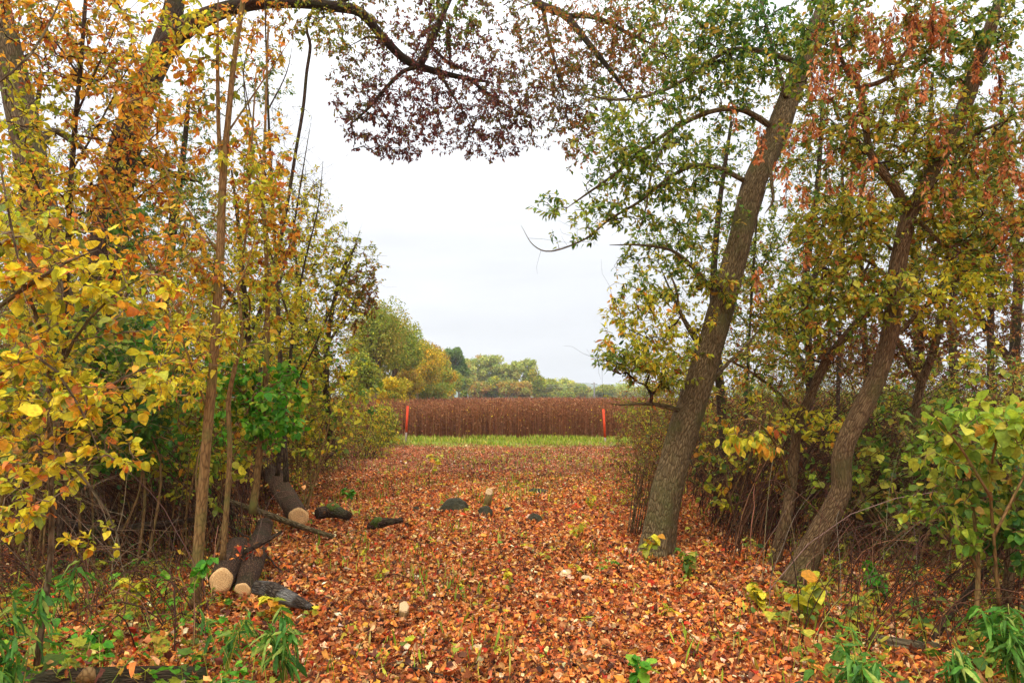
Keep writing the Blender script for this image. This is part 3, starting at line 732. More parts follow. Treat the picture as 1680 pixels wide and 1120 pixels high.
# ------------------------------------------------------------------ far trees
def far_tree(label, px, d, top, wpx, pal, shape='round', n=7000, leafs=.17, wm=1.22, group='trees along the far edge of the field', name='broadleaf_tree', pal2=None, low=.1, trunks=1, seed=0):
    rng = rng_for('far' + label); s = d / F
    t = P(px, top, d); x, H = t[0], t[2] * (1.12 if shape == 'round' else 1.04); W = wpx * s * wm; n = int(n * 1.7)
    base = np.array([x, d, 0.0])
    root = empty(name, base, label, 'tree', group)
    g = Geo()
    for k in range(trunks):
        ox = 0 if trunks == 1 else (k - (trunks - 1) / 2) * W * .22
        pts = np.array([[x + ox, d, -.1], [x + ox * 1.1 + rng.normal(0, .1), d, H * .4], [x + ox * 1.3, d, H * .85]]); sp_, sr = smooth_path(pts, np.array([.018, .012, .004]) * H, .5)
        trunk_geo(g, sp_, sr, 8, .05, rng.random() * 9)
    g.build('trunk', M_BARK_P if shape == 'poplar' else M_BARK_A, root, base, smooth=True)
    g = Geo(); nl = {'round': 46, 'poplar': 34, 'low': 26}[shape]
    pl, rl = [], []
    for k in range(nl):
        if shape == 'poplar':
            f = rng.uniform(.25, 1); c = np.array([x + rng.normal(0, .16) * W, d + rng.normal(0, .2) * W, H * (low + (1 - low) * f * .93)]); R = np.array([.17 * W, .2 * W, H * .085]) * rng.uniform(.7, 1.2)
        else:
            e = norm(rng.normal(0, 1, 3)) * rng.uniform(.25, .78); e[2] = abs(e[2]) if rng.random() < .6 else e[2] * .7
            c = np.array([x + e[0] * W * .5, d + e[1] * W * .45, H * (low + (1 - low) * (.44 + e[2] * .5))]); R = np.array([.2 * W, .2 * W, .13 * H]) * rng.uniform(.6, 1.25)
        pl.append(np.array([[x, d, H * .35], [(x + c[0]) / 2, (d + c[1]) / 2, (H * .5 + c[2]) / 2], c])); rl.append(np.array([.008, .005, .002]) * H)
        m = int(n / nl * rng.uniform(.6, 1.3)); v = norm(rng.normal(0, 1, (m, 3))); p = c + v * R * (rng.random((m, 1)) ** .28)
        p = p[p[:, 2] > .3]; v = norm(p - c); m = len(p)
        base_c = np.repeat(pick(pal if (pal2 is None or rng.random() < .7) else pal2, rng, 1, .12), m, 0)
        c_ = np.where(rng.random((m, 1)) < .55, base_c * np.exp(rng.normal(0, .12, (m, 1))), pick(pal, rng, m, .14))
        leaves(g, 'dia', p, norm(rng.normal(0, 1, (m, 3)) + np.array([0, 0, -.4])), v * .9 + rng.normal(0, .6, (m, 3)) + np.array([0, 0, .4]), rng.uniform(.7, 1.4, m) * leafs, c_, .2, np.full(m, 1.3), rng)
    chains(g, pl, rl, 4, pick('tws', rng, len(pl)))
    g.build('crown', (M_FAR, M_TWIG), root, base)
    return root
E = 'trees in the wood edge left of the field'
far_tree('tall olive and brown tree in the wood edge just right of the leafy saplings', 618, 48, 490, 100, 'ft2', n=13000, leafs=.12, group=E, pal2='ft5')
far_tree('green lower tree in front of the wood edge, nearest to the path', 592, 38, 572, 60, 'ft2', n=6000, leafs=.11, group=E, pal2='ft2')
far_tree('low yellow-green bush at the left corner of the crop field', 640, 40, 606, 62, 'ft1', 'low', n=7000, leafs=.10, group=E, pal2='ft2', low=0)
far_tree('wide olive tree with a rounded top behind the left orange stake', 650, 62, 516, 96, 'ft2', n=12000, leafs=.16, group=E, pal2='ft5')
far_tree('bright golden-yellow tree in the middle of the wood edge', 688, 74, 558, 70, 'ft1', n=12000, leafs=.17, group=E, pal2='ft1')
far_tree('brown-topped tree peeking out behind the golden-yellow tree', 708, 92, 562, 52, 'ft7', n=8000, leafs=.2, group=E)
far_tree('olive-gold tree at the far right end of the wood edge', 724, 86, 584, 46, 'ft1', n=9000, leafs=.19, group=E, pal2='ft2')
far_tree('small gold tree low in front of the wood edge', 668, 66, 596, 60, 'ft1', n=9000, leafs=.15, group=E, pal2='ft7', low=0)
far_tree('low olive bush under the right end of the wood edge', 708, 78, 618, 60, 'ft2', 'low', n=6000, leafs=.15, group=E, low=0)
far_tree('dark green tree with bare lower trunks left of the pale poplars', 744, 130, 574, 36, 'ft3', 'poplar', n=7000, leafs=.26, low=.2, trunks=3)
B = 'trees along the far edge of the field'
for i, (px, d, top, wp, pl_, sh, lab) in enumerate([
    (770, 165, 590, 34, 'ft4', 'poplar', 'pale green poplar right beside the dark green tree'),
    (792, 170, 584, 34, 'ft4', 'poplar', 'tallest pale green poplar in the far row'),
    (815, 172, 586, 34, 'ft4', 'poplar', 'pale green poplar in the middle of the far row with a flat top'),
    (840, 172, 590, 32, 'ft4', 'poplar', 'pale poplar with a pointed top, second from the right in the poplar row'),
    (862, 175, 592, 30, 'ft4', 'poplar', 'last poplar of the row, at its right end'),
    (760, 150, 612, 34, 'ft2', 'low', 'low olive tree under the leftmost poplar'),
    (784, 150, 616, 36, 'ft5', 'low', 'tan and orange tree beneath the tallest poplar'),
    (806, 152, 612, 36, 'ft2', 'low', 'olive tree beneath the flat-topped poplar'),
    (832, 150, 616, 38, 'ft5', 'low', 'rusty orange tree beneath the pointed poplar'),
    (858, 150, 614, 34, 'ft5', 'low', 'tan tree at the foot of the last poplar'),
    (878, 165, 606, 30, 'ft2', 'round', 'olive round tree stepping down right of the poplar row'),
    (906, 215, 618, 40, 'ft6', 'round', 'pale yellow-green round tree standing in the gap right of the poplars'),
    (930, 230, 620, 34, 'ft6', 'round', 'second pale yellow-green tree beyond the gap, half as wide'),
    (952, 230, 628, 34, 'ft2', 'round', 'olive tree left of the utility pole'),
    (992, 240, 630, 40, 'ft2', 'round', 'olive tree right of the utility pole'),
    (1024, 250, 628, 44, 'ft4', 'round', 'pale green tree seen between the right stake and the leaning trunk'),
    (1062, 250, 632, 46, 'ft4', 'round', 'pale green tree just left of the leaning trunk on the horizon')]):
    far_tree(lab, px, d, top, wp, pl_, sh, n=4200, leafs=.34 if d < 200 else .45, group=B, low=0 if sh != 'poplar' else .12, name='poplar_tree' if sh == 'poplar' else 'broadleaf_tree', trunks=1)

def make_wood():
    """the mass of woodland closing the view behind the thickets"""
    rng = rng_for('wood'); g = Geo()
    def mass(x0, x1, y0, y1, h, n, pal, s):
        k = max(4, int(abs(x1 - x0) / 3)); c = np.stack([rng.uniform(x0, x1, k), rng.uniform(y0, y1, k), rng.uniform(.1, .75, k) * h], -1)
        i = rng.integers(0, k, n); v = norm(rng.normal(0, 1, (n, 3))); p = c[i] + v * np.array([3.2, 2.5, h * .24]) * rng.random((n, 1)) ** .3
        ok = p[:, 2] > .1; p, v = p[ok], v[ok]; n = len(p)
        leaves(g, 'dia', p, norm(rng.normal(0, 1, (n, 3))), v + rng.normal(0, .6, (n, 3)), rng.uniform(.7, 1.3, n) * s, pick(pal, rng, n, .2), .2, np.full(n, 1.3), rng)
    mass(-62, -17, 34, 46, 7.5, 30000, 'ft2', .26)
    mass(-52, -16, 30, 36, 4.5, 20000, 'brn', .2)
    mass(34, 120, 90, 110, 4.0, 16000, 'ft2', .4)
    mass(-24, -11, 98, 108, 12.5, 16000, 'ft1', .28); mass(-19, -9.5, 110, 118, 9.5, 12000, 'ft2', .3)
    mass(-17, -3, 186, 200, 11.5, 16000, 'ft4', .42); mass(-6, 8, 190, 202, 11, 14000, 'ft4', .42); mass(6, 16, 195, 205, 8, 8000, 'ft2', .42)
    mass(14, 60, 245, 260, 7.5, 18000, 'ft4', .5)
    tag(g.build('woodland', M_FAR), 'hazy olive woodland closing the view behind the thickets', 'woodland', kind='stuff')
make_wood()

def make_haze():
    m, nt, N, L = new_mat('haze_air'); out = N.new('ShaderNodeOutputMaterial'); v = N.new('ShaderNodeVolumePrincipled')
    v.inputs['Color'].default_value = (.93, .96, 1, 1); v.inputs['Density'].default_value = .00045; v.inputs['Anisotropy'].default_value = 0
    L.new(v.outputs[0], out.inputs['Volume']); x0, x1, y0, y1, z0, z1 = -900, 2700, -60, 2000, -4, 70
    V = np.array([(a, b, c) for c in (z0, z1) for b in (y0, y1) for a in (x0, x1)]); g = Geo()
    g.add(V, None, np.array([(0,2,3,1),(4,5,7,6),(0,1,5,4),(2,6,7,3),(0,4,6,2),(1,3,7,5)]))
    tag(g.build('haze', m), kind='stuff')
make_haze()

# ------------------------------------------------------------------ stakes, pole
def stake(px, pyb, pyt, d, w, label, lean, orange_from):
    x, y = (px - 840) / F * d, d; H = (pyb - pyt) / F * d
    root = empty('survey_stake', (x, y, 0), label, 'stake', 'survey stakes at the crop edge')
    def post(name, z0, z1, r, mat):
        g = Geo(); pts = np.array([[x + lean * z0, y, z0], [x + lean * (z0 + z1) / 2, y, (z0 + z1) / 2], [x + lean * z1, y, z1]])
        rr = np.array([[-r, -r * .45], [r, -r * .45], [r, r * .45], [-r, r * .45]]); V = []
        for p in pts: V += [[p[0] + a, p[1] + b, p[2]] for a, b in rr]
        Q = [[a * 4 + k, a * 4 + (k + 1) % 4, a * 4 + 4 + (k + 1) % 4, a * 4 + 4 + k] for a in range(2) for k in range(4)] + [[8, 9, 10, 11], [3, 2, 1, 0]]
        g.add(np.array(V), None, np.array(Q)); g.build(name, mat, root, (x, y, 0))
    post('stake_foot', -.05, H * orange_from, w * .44, M_GREYWOOD); post('painted_shaft', H * orange_from + .001, H, w * .5, M_ORANGE)
stake(667, 722, 661, 23.4, .078, 'orange-topped survey stake at the left end of the grass strip', .045, .30)
stake(992, 724, 668, 23.4, .078, 'orange survey stake at the right end of the grass strip, beside the brambles', -.05, .18)
def pole():
    b = P(975, 650, 210); b[2] = 0; T = P(975, 627, 210)[2]
    root = empty('utility_pole', b, 'grey wooden utility pole standing beyond the crop field', 'utility pole')
    g = Geo(); trunk_geo(g, np.array([[b[0], b[1], -.1], [b[0], b[1], T / 2], [b[0], b[1], T]]), np.array([.28, .25, .22]), 10, .01); g.build('post', M_POLE, root, b)
    g = Geo(); trunk_geo(g, np.array([[b[0] - 1, b[1], T - .5], [b[0], b[1] - .02, T - .48], [b[0] + 1, b[1], T - .5]]), np.array([.1, .1, .1]), 6, .01); g.build('crossarm', M_POLE, root, b)
    for i, zz in enumerate((T - .35, T - 1.0)):
        t = np.linspace(0, 1, 14); x = b[0] - .8 + (-46) * t; z = zz - 1.1 * np.sin(pi * t); yy = b[1] - 66 * t
        g = Geo(); chains(g, [np.stack([x, yy, z], 1)], [np.full(14, .028)], 4); g.build('wire', M_WIRE, root, b)
pole()

# ------------------------------------------------------------------ logs, stones, stumps, sticks
def disc(geo, c, nrm, u, r, rng, bump=.06, n=40, thick=.006):
    v = np.cross(nrm, u); th = np.arange(n) * 2 * pi / n; V = []; bk = []
    rf = 1 + bump * np.sin(th * 2 + rng.random() * 6) + bump * .5 * np.sin(th * 5 + rng.random() * 6)
    rings = [0, .33, .66, 1, 1]
    for k, f in enumerate(rings):
        off = thick if k < 4 else -.01
        for t, q in zip(th, rf):
            V.append(c + nrm * off + (u * cos(t) + v * sin(t)) * r * q * f); bk.append((cos(t) * f * q, sin(t) * f * q, rng.random() * .0 + c[0] * 3))
    Q = [[a * n + k, a * n + (k + 1) % n, (a + 1) * n + (k + 1) % n, (a + 1) * n + k] for a in range(4) for k in range(n)]
    bk = np.array(bk); bk[:, 2] = 0
    geo.add(np.array(V), None, np.array(Q)[:, ::-1], bk=bk)

def log(label, pts, rads, mat=None, cut=True, cat='log', name='sawn_log', group=None, moss=None, sides=30, rough=.07, cutmat=None):
    rng = rng_for(label); pts = np.array(pts, float); base = pts[0].copy()
    root = empty(name, base, label, cat, group)
    sp, sr = smooth_path(pts, rads, .05)
    g = Geo(); a, b, u, v = trunk_geo(g, sp, sr, sides, rough, rng.random() * 9); g.build('bark', mat or M_BARK_LOG, root, base, smooth=True)
    if cut:
        g = Geo(); n0 = -norm(sp[1] - sp[0]); disc(g, sp[0], n0, u[0], sr[0] * .97, rng); g.build('cut_face', cutmat or M_CUT, root, base)
    if moss:
        g = Geo()
        for (f0, f1, rr) in moss:
            i0, i1 = int(f0 * (len(sp) - 1)), int(f1 * (len(sp) - 1)); q = sp[i0:i1 + 1] + np.array([0, 0, sr[i0] * .25]); 
            e = np.sin(np.linspace(.15, pi - .15, len(q))); trunk_geo(g, q, sr[i0:i1 + 1] * rr * e, 16, .18, 3.1)
        g.build('moss_patch', M_MOSS, root, base, smooth=True)
    return root
def L3(px, py, d, dz=0):
    p = P(px, py, d); p[2] += dz; return p
log('dark sawn log with a pale round cut end, lying left of the path', [L3(490, 848, 8.2), L3(466, 808, 9.3), L3(440, 768, 10.7), L3(418, 735, 12.4)], [.118, .13, .14, .145], M_BARK_LOG)
log('front sawn log with the large cut end, right of the nearest sapling', [L3(363, 952, 5.5), L3(377, 924, 6.05), L3(390, 897, 6.75)], [.094, .105, .10], M_BARK_LOG)
log('reddish-brown sawn log lying against the front log', [L3(398, 968, 5.45), L3(410, 938, 5.85), L3(424, 893, 6.9), L3(434, 862, 7.9)], [.062, .092, .10, .09], M_BARK_LOG)
log('short black and white-flecked bark log at the right of the two front logs', [L3(418, 962, 5.3), L3(445, 968, 5.28), L3(480, 984, 5.2), L3(512, 996, 5.1)], [.05, .062, .05, .02], M_BARK_W, cut=False, name='bark_log')
log('thick dark rotting log along the bottom left corner', [np.array([-3.3, 3.35, .03]), np.array([-2.6, 3.62, .06]), np.array([-2.1, 3.8, .05]), np.array([-1.72, 3.98, .02])], [.13, .12, .10, .06], M_BARK_D, cut=False, name='fallen_log', moss=[(.2, .55, 1.05)])
log('broken pale knob standing against the bottom left rotting log', [L3(140, 1116, 3.5), L3(146, 1100, 3.55)], [.045, .03], M_BARK_S, cut=False, name='wood_knob', cat='wood knob')
log('long straight branch lying under the pale cut end of the dark log', [L3(375, 822, 7.6), L3(430, 840, 7.7), L3(490, 862, 7.7), L3(547, 880, 7.65)], [.03, .032, .032, .026], M_BARK_A, cut=False, cat='branch', name='fallen_branch', sides=12)
log('short mossy branch lying on the leaves left of the round stone', [L3(608, 866, 8.35), L3(625, 857, 8.3), L3(645, 855, 8.3), L3(661, 852, 8.3)], [.065, .06, .035, .028], M_BARK_D, cut=False, cat='branch', name='mossy_branch', moss=[(0, .6, 1.2)], sides=16)
log('mossy log half hidden behind the pale cut end', [L3(520, 842, 8.9), L3(545, 838, 9.0), L3(572, 846, 8.8)], [.075, .085, .05], M_BARK_D, cut=False, name='mossy_log', moss=[(.05, .8, 1.1)])
log('dark fallen branch lying crosswise on the two front logs', [L3(400, 905, 5.9), L3(425, 893, 6.0), L3(462, 872, 6.2)], [.022, .022, .012], M_BARK_D, cut=False, cat='branch', name='fallen_branch', sides=10)
log('dark branch slanting over the leaves in the left thicket', [L3(170, 845, 6.8), L3(230, 820, 7.3), L3(290, 795, 7.9), L3(345, 780, 8.4)], [.03, .034, .03, .02], M_BARK_D, cut=False, cat='branch', name='fallen_branch', sides=10)
log('dark thin log lying level in the left thicket behind the nearest sapling', [L3(60, 830, 6.6), L3(150, 868, 6.2), L3(240, 862, 6.3), L3(350, 848, 6.8)], [.028, .036, .034, .02], M_BARK_D, cut=False, cat='branch', name='fallen_branch', sides=10)
log('grey-brown log on the ground beside the low green plants at bottom right', [L3(1430, 1050, 4.45), L3(1475, 1062, 4.4), L3(1540, 1068, 4.35)], [.05, .06, .05], M_BARK_P, cut=False, name='fallen_log', sides=20)
log('dark branch lying across the right thicket floor', [L3(1130, 935, 6.4), L3(1200, 955, 6.2), L3(1290, 985, 5.7), L3(1370, 1000, 5.4)], [.02, .024, .022, .012], M_BARK_D, cut=False, cat='branch', name='fallen_branch', sides=10)
def stick(label, pts, r, grp='sticks lying on the leaf litter', m=None):
    P3 = []
    for q in pts:
        p = GP(q[0], q[1]); p[2] += .018 + (q[2] if len(q) > 2 else 0); P3.append(p)
    sp, sr = smooth_path(np.array(P3), np.linspace(1, .5, len(P3)) * r, .08); g = Geo(); rg = rng_for(label)
    trunk_geo(g, sp + rg.normal(0, .004, sp.shape), sr, 8, .1, rg.random() * 9); o = g.build('stick', m or M_BARK_D, None, P3[0], smooth=True); tag(o, label, 'stick', grp)
stick('long curved dark stick on the leaves right of the path centre', [(862, 1034), (933, 1035), (979, 1046), (1030, 1068)], .007)
stick('dark reddish stick along the bottom edge of the path', [(600, 1078), (660, 1096), (720, 1108), (765, 1118)], .008)
stick('short dark stick on the leaves left of the short pale stump', [(588, 1042), (612, 1032), (630, 1028)], .007)
stick('bleached stick beside the logs on the orange leaves', [(500, 950), (530, 944), (548, 942)], .008, m=M_BARK_P)
stick('thin pale stick lying right of the flecked bark log', [(470, 986), (520, 990), (556, 988)], .006, m=M_BARK_P)
stick('stick lying across the path just below the row of stones', [(760, 908), (800, 905), (822, 910)], .012)
stick('curved stick leaning from the front log toward the path', [(372, 905, .25), (410, 922, .18), (450, 940, .05), (468, 955)], .010)
stick('white peeled stick on the leaves at lower right', [(1424, 1003), (1436, 1004), (1447, 1004)], .012, m=M_CUT_P)

def stone(label, px, py, wpx, hpx, mat=None, name='stone', dfl=1.0, group='stones in a row across the path'):
    b = GP(px, py + hpx * .5); d = b[1]; s = d / F; rng = rng_for(label)
    import bmesh
    bm = bmesh.new(); bmesh.ops.create_icosphere(bm, subdivisions=5, radius=1)
    o3 = rng.random() * 50
    for v in bm.verts:
        c = v.co.copy(); k = 1 + .18 * mnoise.noise(c * 1.1 + Vector((o3, 0, 0))) + .08 * mnoise.noise(c * 2.6 + Vector((0, o3, 0))) + .025 * mnoise.noise(c * 8 + Vector((0, 0, o3)))
        v.co = Vector((c.x * k * wpx / 2 * s, c.y * k * wpx / 2 * s * .8, max(c.z * k, -.5) * hpx * s * .78 * (1 if c.z > 0 else .5)))
    me = bpy.data.meshes.new(name); bm.to_mesh(me); bm.free(); me.materials.append(mat or M_STONE)
    for p in me.polygons: p.use_smooth = True
    o = bpy.data.objects.new(name, me); COL.objects.link(o); o.location = (b[0], b[1], b[2] + .01); tag(o, label, 'stone', group)
stone('largest mossy boulder, at the left end of the stone row across the path', 745, 827, 48, 28)
stone('rounded dark green stone right below the upright pale stump', 796, 838, 26, 20)
stone('smallest dark stone, between the rounded stone and the egg-shaped stone', 834, 837, 15, 14)
stone('smooth egg-shaped stone at the right end of the stone row', 876, 852, 26, 17)
stone('low flat mossy stone lying behind the stone row', 884, 801, 36, 11)
stone('small mossy lump left of the largest boulder', 682, 837, 12, 8)

def stump(label, px, py, wpx, hpx, tilt, name='cut_stump', dirx=0.0):
    b = GP(px, py + hpx); d = b[1]; s = d / F; r = wpx / 2 * s; H = hpx * s
    top = b + np.array([dirx * H, 0, H]); ax = norm(np.array([dirx + tilt[0], tilt[1], 1.0])); rng = rng_for(label)
    root = empty(name, b, label, 'stump', 'cut stumps poking through the leaves')
    pts = np.array([b - [0, 0, .03], (b + top) / 2, top]); g = Geo(); trunk_geo(g, pts, np.array([r * 1.1, r, r]), 18, .05, rng.random() * 5); g.build('bark', M_BARK_S, root, b, smooth=True)
    u = norm(np.cross(ax, [0, 1, 0.])); g = Geo(); disc(g, top + np.array([0, 0, .004 + r * .45 * math.hypot(*tilt)]), ax, u, r * 1.12, rng, .16, 24); g.build('cut_face', M_CUT_P, root, b)
stump('upright slanted pale stump standing just behind the dark green stone', 797, 812, 12, 22, (.5, -1.0), dirx=.25)
stump('flat pale oval stump right of the path centre', 928, 939, 18, 8, (-.1, -.2))
stump('ragged pale stump top right of the flat oval stump', 963, 950, 15, 5, (.2, -.25))
stump('small pinkish stump disc nearest to the leaning tree', 986, 938, 9, 3, (0, -.3))
stump('short pale stump in the leaves at lower left of the path', 661, 1000, 16, 16, (.35, -.7), dirx=.1)
stump('round yellow stump disc at the bottom edge of the path', 1172, 1108, 15, 4, (0, -.5))

# ------------------------------------------------------------------ large trees, left
plant('arching_tree', 'big dark vine-covered tree whose limb arches over the path with purple-brown leaves', 'tree',
  [[(146,800,9.4,76),(152,700,9.3,67.3),(160,560,9.2,61.4),(176,420,9,57),(196,280,9,52.6),(222,190,9,45.3),(262,95,9,36.5),(318,38,8.9,30.7),(400,8,8.8,23.4),(470,4,8.8,19.7),(540,10,9,18.2),(590,20,9.1,16.1),(625,58,9.3,15.3),(665,98,9.5,13.8),(710,116,9.7,11),(770,130,10,7.31),(800,134,10.1,3.65)],
   [(262,95,9,40),(284,20,9.1,32),(305,-90,9.2,26),(380,-170,9.4,22)],
   [(690,108,9.6,12),(703,75,9.6,12),(716,48,9.6,11),(735,5,9.7,9),(770,-60,9.8,7)],
   [(680,110,9.55,8),(655,122,9.5,7),(620,160,9.4,6),(600,182,9.35,5),(575,205,9.3,3)],
   [(735,50,9.7,6),(738,90,9.8,5),(738,120,9.9,4)], [(705,75,9.6,6),(740,105,9.8,5),(785,120,10,3)],
   [(640,75,9.4,6),(610,60,9.3,4),(575,75,9.2,3)], [(720,118,9.8,6),(745,160,9.8,4),(775,210,9.9,2.5)], [(770,130,10,6),(810,160,10,5),(860,190,10.1,3)],
   [(540,10,9,8),(600,-10,9.1,7),(680,-20,9.3,6),(760,-20,9.5,6),(850,-30,10,5)],
   [(196,280,9,22),(240,265,9.2,18),(280,285,9.4,12),(330,300,9.5,6)]],
  [(650,190,9.5,105,62,1.0,150,'pur'),(770,180,9.8,120,66,1.2,190,'pur'),(590,130,9.3,55,60,.8,60,'plo'),(720,90,9.7,110,60,1.2,120,'pur'),
   (860,175,10,70,62,1,90,'plo'),(650,40,9.4,120,45,1,90,'plo'),(800,50,9.9,110,60,1.2,120,'plo'),(880,90,10.2,80,80,1.2,100,'oro'),
   (560,55,9.1,60,40,.8,40,'olv'),(640,240,9.5,50,22,.5,26,'pur'),(800,235,9.8,60,24,.6,34,'pur'),(740,25,9.6,50,30,.8,30,'grn',1.5),
   (270,300,9.2,60,60,.8,50,'olv'),(150,330,8.6,50,90,.5,40,'org'),(420,30,8.8,70,40,.6,40,'org'),(510,40,8.9,50,40,.5,34,'olv'),(220,200,8.6,50,70,.5,36,'org')],
  nmul=.92, leaf='oval', per=11, size=.070, mat=M_BARK_D, twig='twd', tip=.0018, grow_from=.55, bend=.12, down=.55, reach=.6, sides=36, rough=.1, step=.08, maxr=.018, flare=True, dead=200)
plant('overhanging_tree', 'overhanging dark limb with orange-olive leaves reaching in from the top right', 'tree',
  [[(2150,700,14,46),(2080,480,13.8,44),(1960,200,13.5,42),(1650,-200,13,36),(1250,-230,12,28),(960,-60,11.2,20),(880,-2,11,16),(927,26,10.8,13),(970,77,10.6,10),(1008,124,10.5,7),(1040,170,10.4,3)],
   [(927,26,10.8,9),(980,30,10.8,8),(1040,60,10.8,6),(1090,80,10.8,3)], [(890,10,11,8),(900,60,10.8,6),(915,120,10.7,5),(930,175,10.6,3)], [(960,-60,11.2,10),(1040,-30,11,8),(1100,20,11,4)]],
  [(960,70,10.7,90,70,1.2,150,'oro'),(1040,70,10.8,80,70,1,130,'oro'),(1050,20,10.8,70,40,1,70,'grn'),(930,150,10.6,55,60,.8,80,'plo'),(950,225,10.5,34,48,.5,42,'oro'),(985,170,10.5,40,50,.6,44,'grn'),(1060,130,10.6,50,40,.6,50,'oro')],
  nmul=1.05, leaf='oval', per=11, size=.078, mat=M_BARK_D, twig='twd', tip=.0018, grow_from=.62, down=.5, reach=.6, maxr=.016)
plant('pale_trunk_tree', 'pale-barked old tree at the left edge, its trunk half hidden by orange leaves', 'tree',
  [[(128,860,7.4,72),(112,700,7.3,66),(92,540,7.2,58),(74,400,7.1,54),(52,270,7,50),(30,160,7,46),(8,60,7,42),(-20,-40,7,38)],
   [(52,270,7,16),(84,215,7.3,12),(130,240,7.4,9),(155,250,7.5,5)]],
  [(60,60,7,110,70,.8,60,'org'),(40,340,6.9,50,90,.5,30,'org')], leaf='oval', per=11, size=.075, mat=M_BARK_P, twig='twd', grow_from=.4, tip=.0021, sides=32, flare=True)

# ------------------------------------------------------------------ saplings and near shrubs, left
plant('young_tree', 'nearest slender brown sapling on the left, standing straight up past the top of the picture', 'sapling',
  [[(320,996,5.15,20),(324,920,5.15,17.5),(333,800,5.15,16.5),(341,700,5.15,15.5),(350,600,5.15,15),(356,500,5.15,14),(361,420,5.15,13.5),(366,290,5.15,12.5),(374,200,5.15,10),(384,100,5.15,9),(399,0,5.15,8),(404,-40,5.15,7)],
   [(365,285,5.15,8),(359,220,5.12,7),(357,100,5.1,6),(358,-20,5.1,5)],
   [(350,600,5.15,5),(300,520,5.0,4),(250,440,4.9,3),(170,300,4.8,2.6),(100,180,4.7,2)], [(355,520,5.15,4),(400,450,5.2,3),(430,340,5.3,2)],
   [(343,680,5.15,4),(300,560,5.0,3),(262,480,4.9,2)], [(362,420,5.15,4),(300,330,5,3),(255,250,5,2.4),(170,120,4.9,2)], [(372,220,5.15,3.6),(440,120,5.4,2.4),(480,60,5.5,1.6)]],
  [(300,170,5.1,90,100,.7,34,'org'),(300,60,5.1,90,60,.7,28,'oly'),(420,300,5.3,40,70,.5,18,'oly'),(280,420,5,90,80,.6,46,'org'),(330,540,5.1,60,60,.5,26,'yel'),(400,60,5.3,50,50,.5,12,'org'),(290,620,5,60,40,.5,18,'yel')],
  leaf='oval', per=10, size=.078, mat=M_BARK_S, twig='tws', grow_from=.5, tip=.0022, sides=20, bend=.1, dead=160, step=.05)
plant('young_tree', 'thin wavy grey sapling just right of the nearest sapling, its foot beside the front log', 'sapling',
  [[(365,918,5.75,9),(371,840,5.75,8.5),(377,740,5.75,8),(375,660,5.75,7.5),(386,600,5.75,7),(397,550,5.75,6),(392,470,5.8,5),(404,380,5.8,4),(412,250,5.8,3.4),(420,120,5.9,2.6)]],
  [(410,420,5.8,40,70,.4,22,'oly'),(420,300,5.8,40,60,.4,20,'org'),(400,560,5.8,40,40,.4,14,'oly')], leaf='oval', per=9, size=.07, mat=M_BARK_S, twig='tws', tip=.002, grow_from=.5, sides=14)
plant('young_tree', 'sapling with a ball of green leaves, between the sawn logs', 'sapling',
  [[(414,842,6.6,13),(423,770,6.6,11),(430,700,6.6,10),(436,620,6.6,9),(439,520,6.6,8),(437,420,6.6,7),(432,320,6.6,6),(436,180,6.7,4),(440,40,6.7,3)],
   [(432,680,6.6,4),(395,640,6.5,3),(380,625,6.4,2)], [(436,640,6.6,4),(465,620,6.6,3),(480,615,6.6,2)]],
  [(415,650,6.5,78,52,.6,44,'bgr',1.25),(440,700,6.5,60,30,.5,16,'bgr',1.1),(380,610,6.5,40,30,.5,10,'bgr',1.2),(440,380,6.6,50,90,.5,46,'org'),(430,260,6.6,50,70,.5,26,'org'),(460,500,6.7,50,60,.5,34,'oly')],
  leaf='wide', per=9, size=.075, mat=M_BARK_S, twig='tws', tip=.0022, grow_from=.3, sides=16)
plant('young_tree', 'dark sapling in front of the sky at upper left, under orange leaves', 'sapling',
  [[(98,900,5.6,10),(103,720,5.6,9),(108,500,5.6,8),(114,340,5.6,8),(122,220,5.6,8),(132,110,5.6,7),(142,-20,5.6,6)],
   [(130,125,5.6,4),(85,60,5.6,3),(40,0,5.6,2)], [(118,280,5.6,4),(170,190,5.7,3),(235,60,5.8,2)], [(112,400,5.6,4),(60,300,5.4,3),(10,170,5.3,2)], [(125,190,5.6,4),(160,110,5.5,3),(200,20,5.4,2)]],
  [(80,60,5.6,100,80,.7,38,'org'),(190,60,5.6,90,80,.7,40,'org'),(60,200,5.5,80,90,.6,32,'oly'),(200,180,5.7,80,80,.7,40,'org'),(60,320,5.4,80,70,.6,46,'yel'),(190,310,5.6,80,60,.6,40,'org'),(30,400,5.2,60,50,.5,24,'yel'),(270,250,5.7,60,90,.6,30,'org')],
  leaf='oval', per=11, size=.078, mat=M_BARK_D, twig='twd', grow_from=.35, tip=.0022, sides=14, bend=.12, dead=160)
plant('hanging_vine', 'long woody vine hanging from the arching limb down to the left thicket', 'vine',
  [[(516,10,8.9,4.5),(503,45,8.9,5),(509,75,8.9,5.5),(503,120,8.9,5.5),(497,180,8.9,5.5),(485,250,8.8,5.5),(474,320,8.8,5.5),(461,390,8.7,6),(447,460,8.7,6),(432,560,8.6,6),(420,690,8.5,6)]],
  [(470,420,8.7,30,60,.4,14,'oly')], leaf='oval', per=8, size=.06, mat=M_BARK_D, twig='twd', tip=.002, grow_from=.7, sides=10, base=P(420,690,8.5), trunk_name='vine_stem', crown_name='foliage')
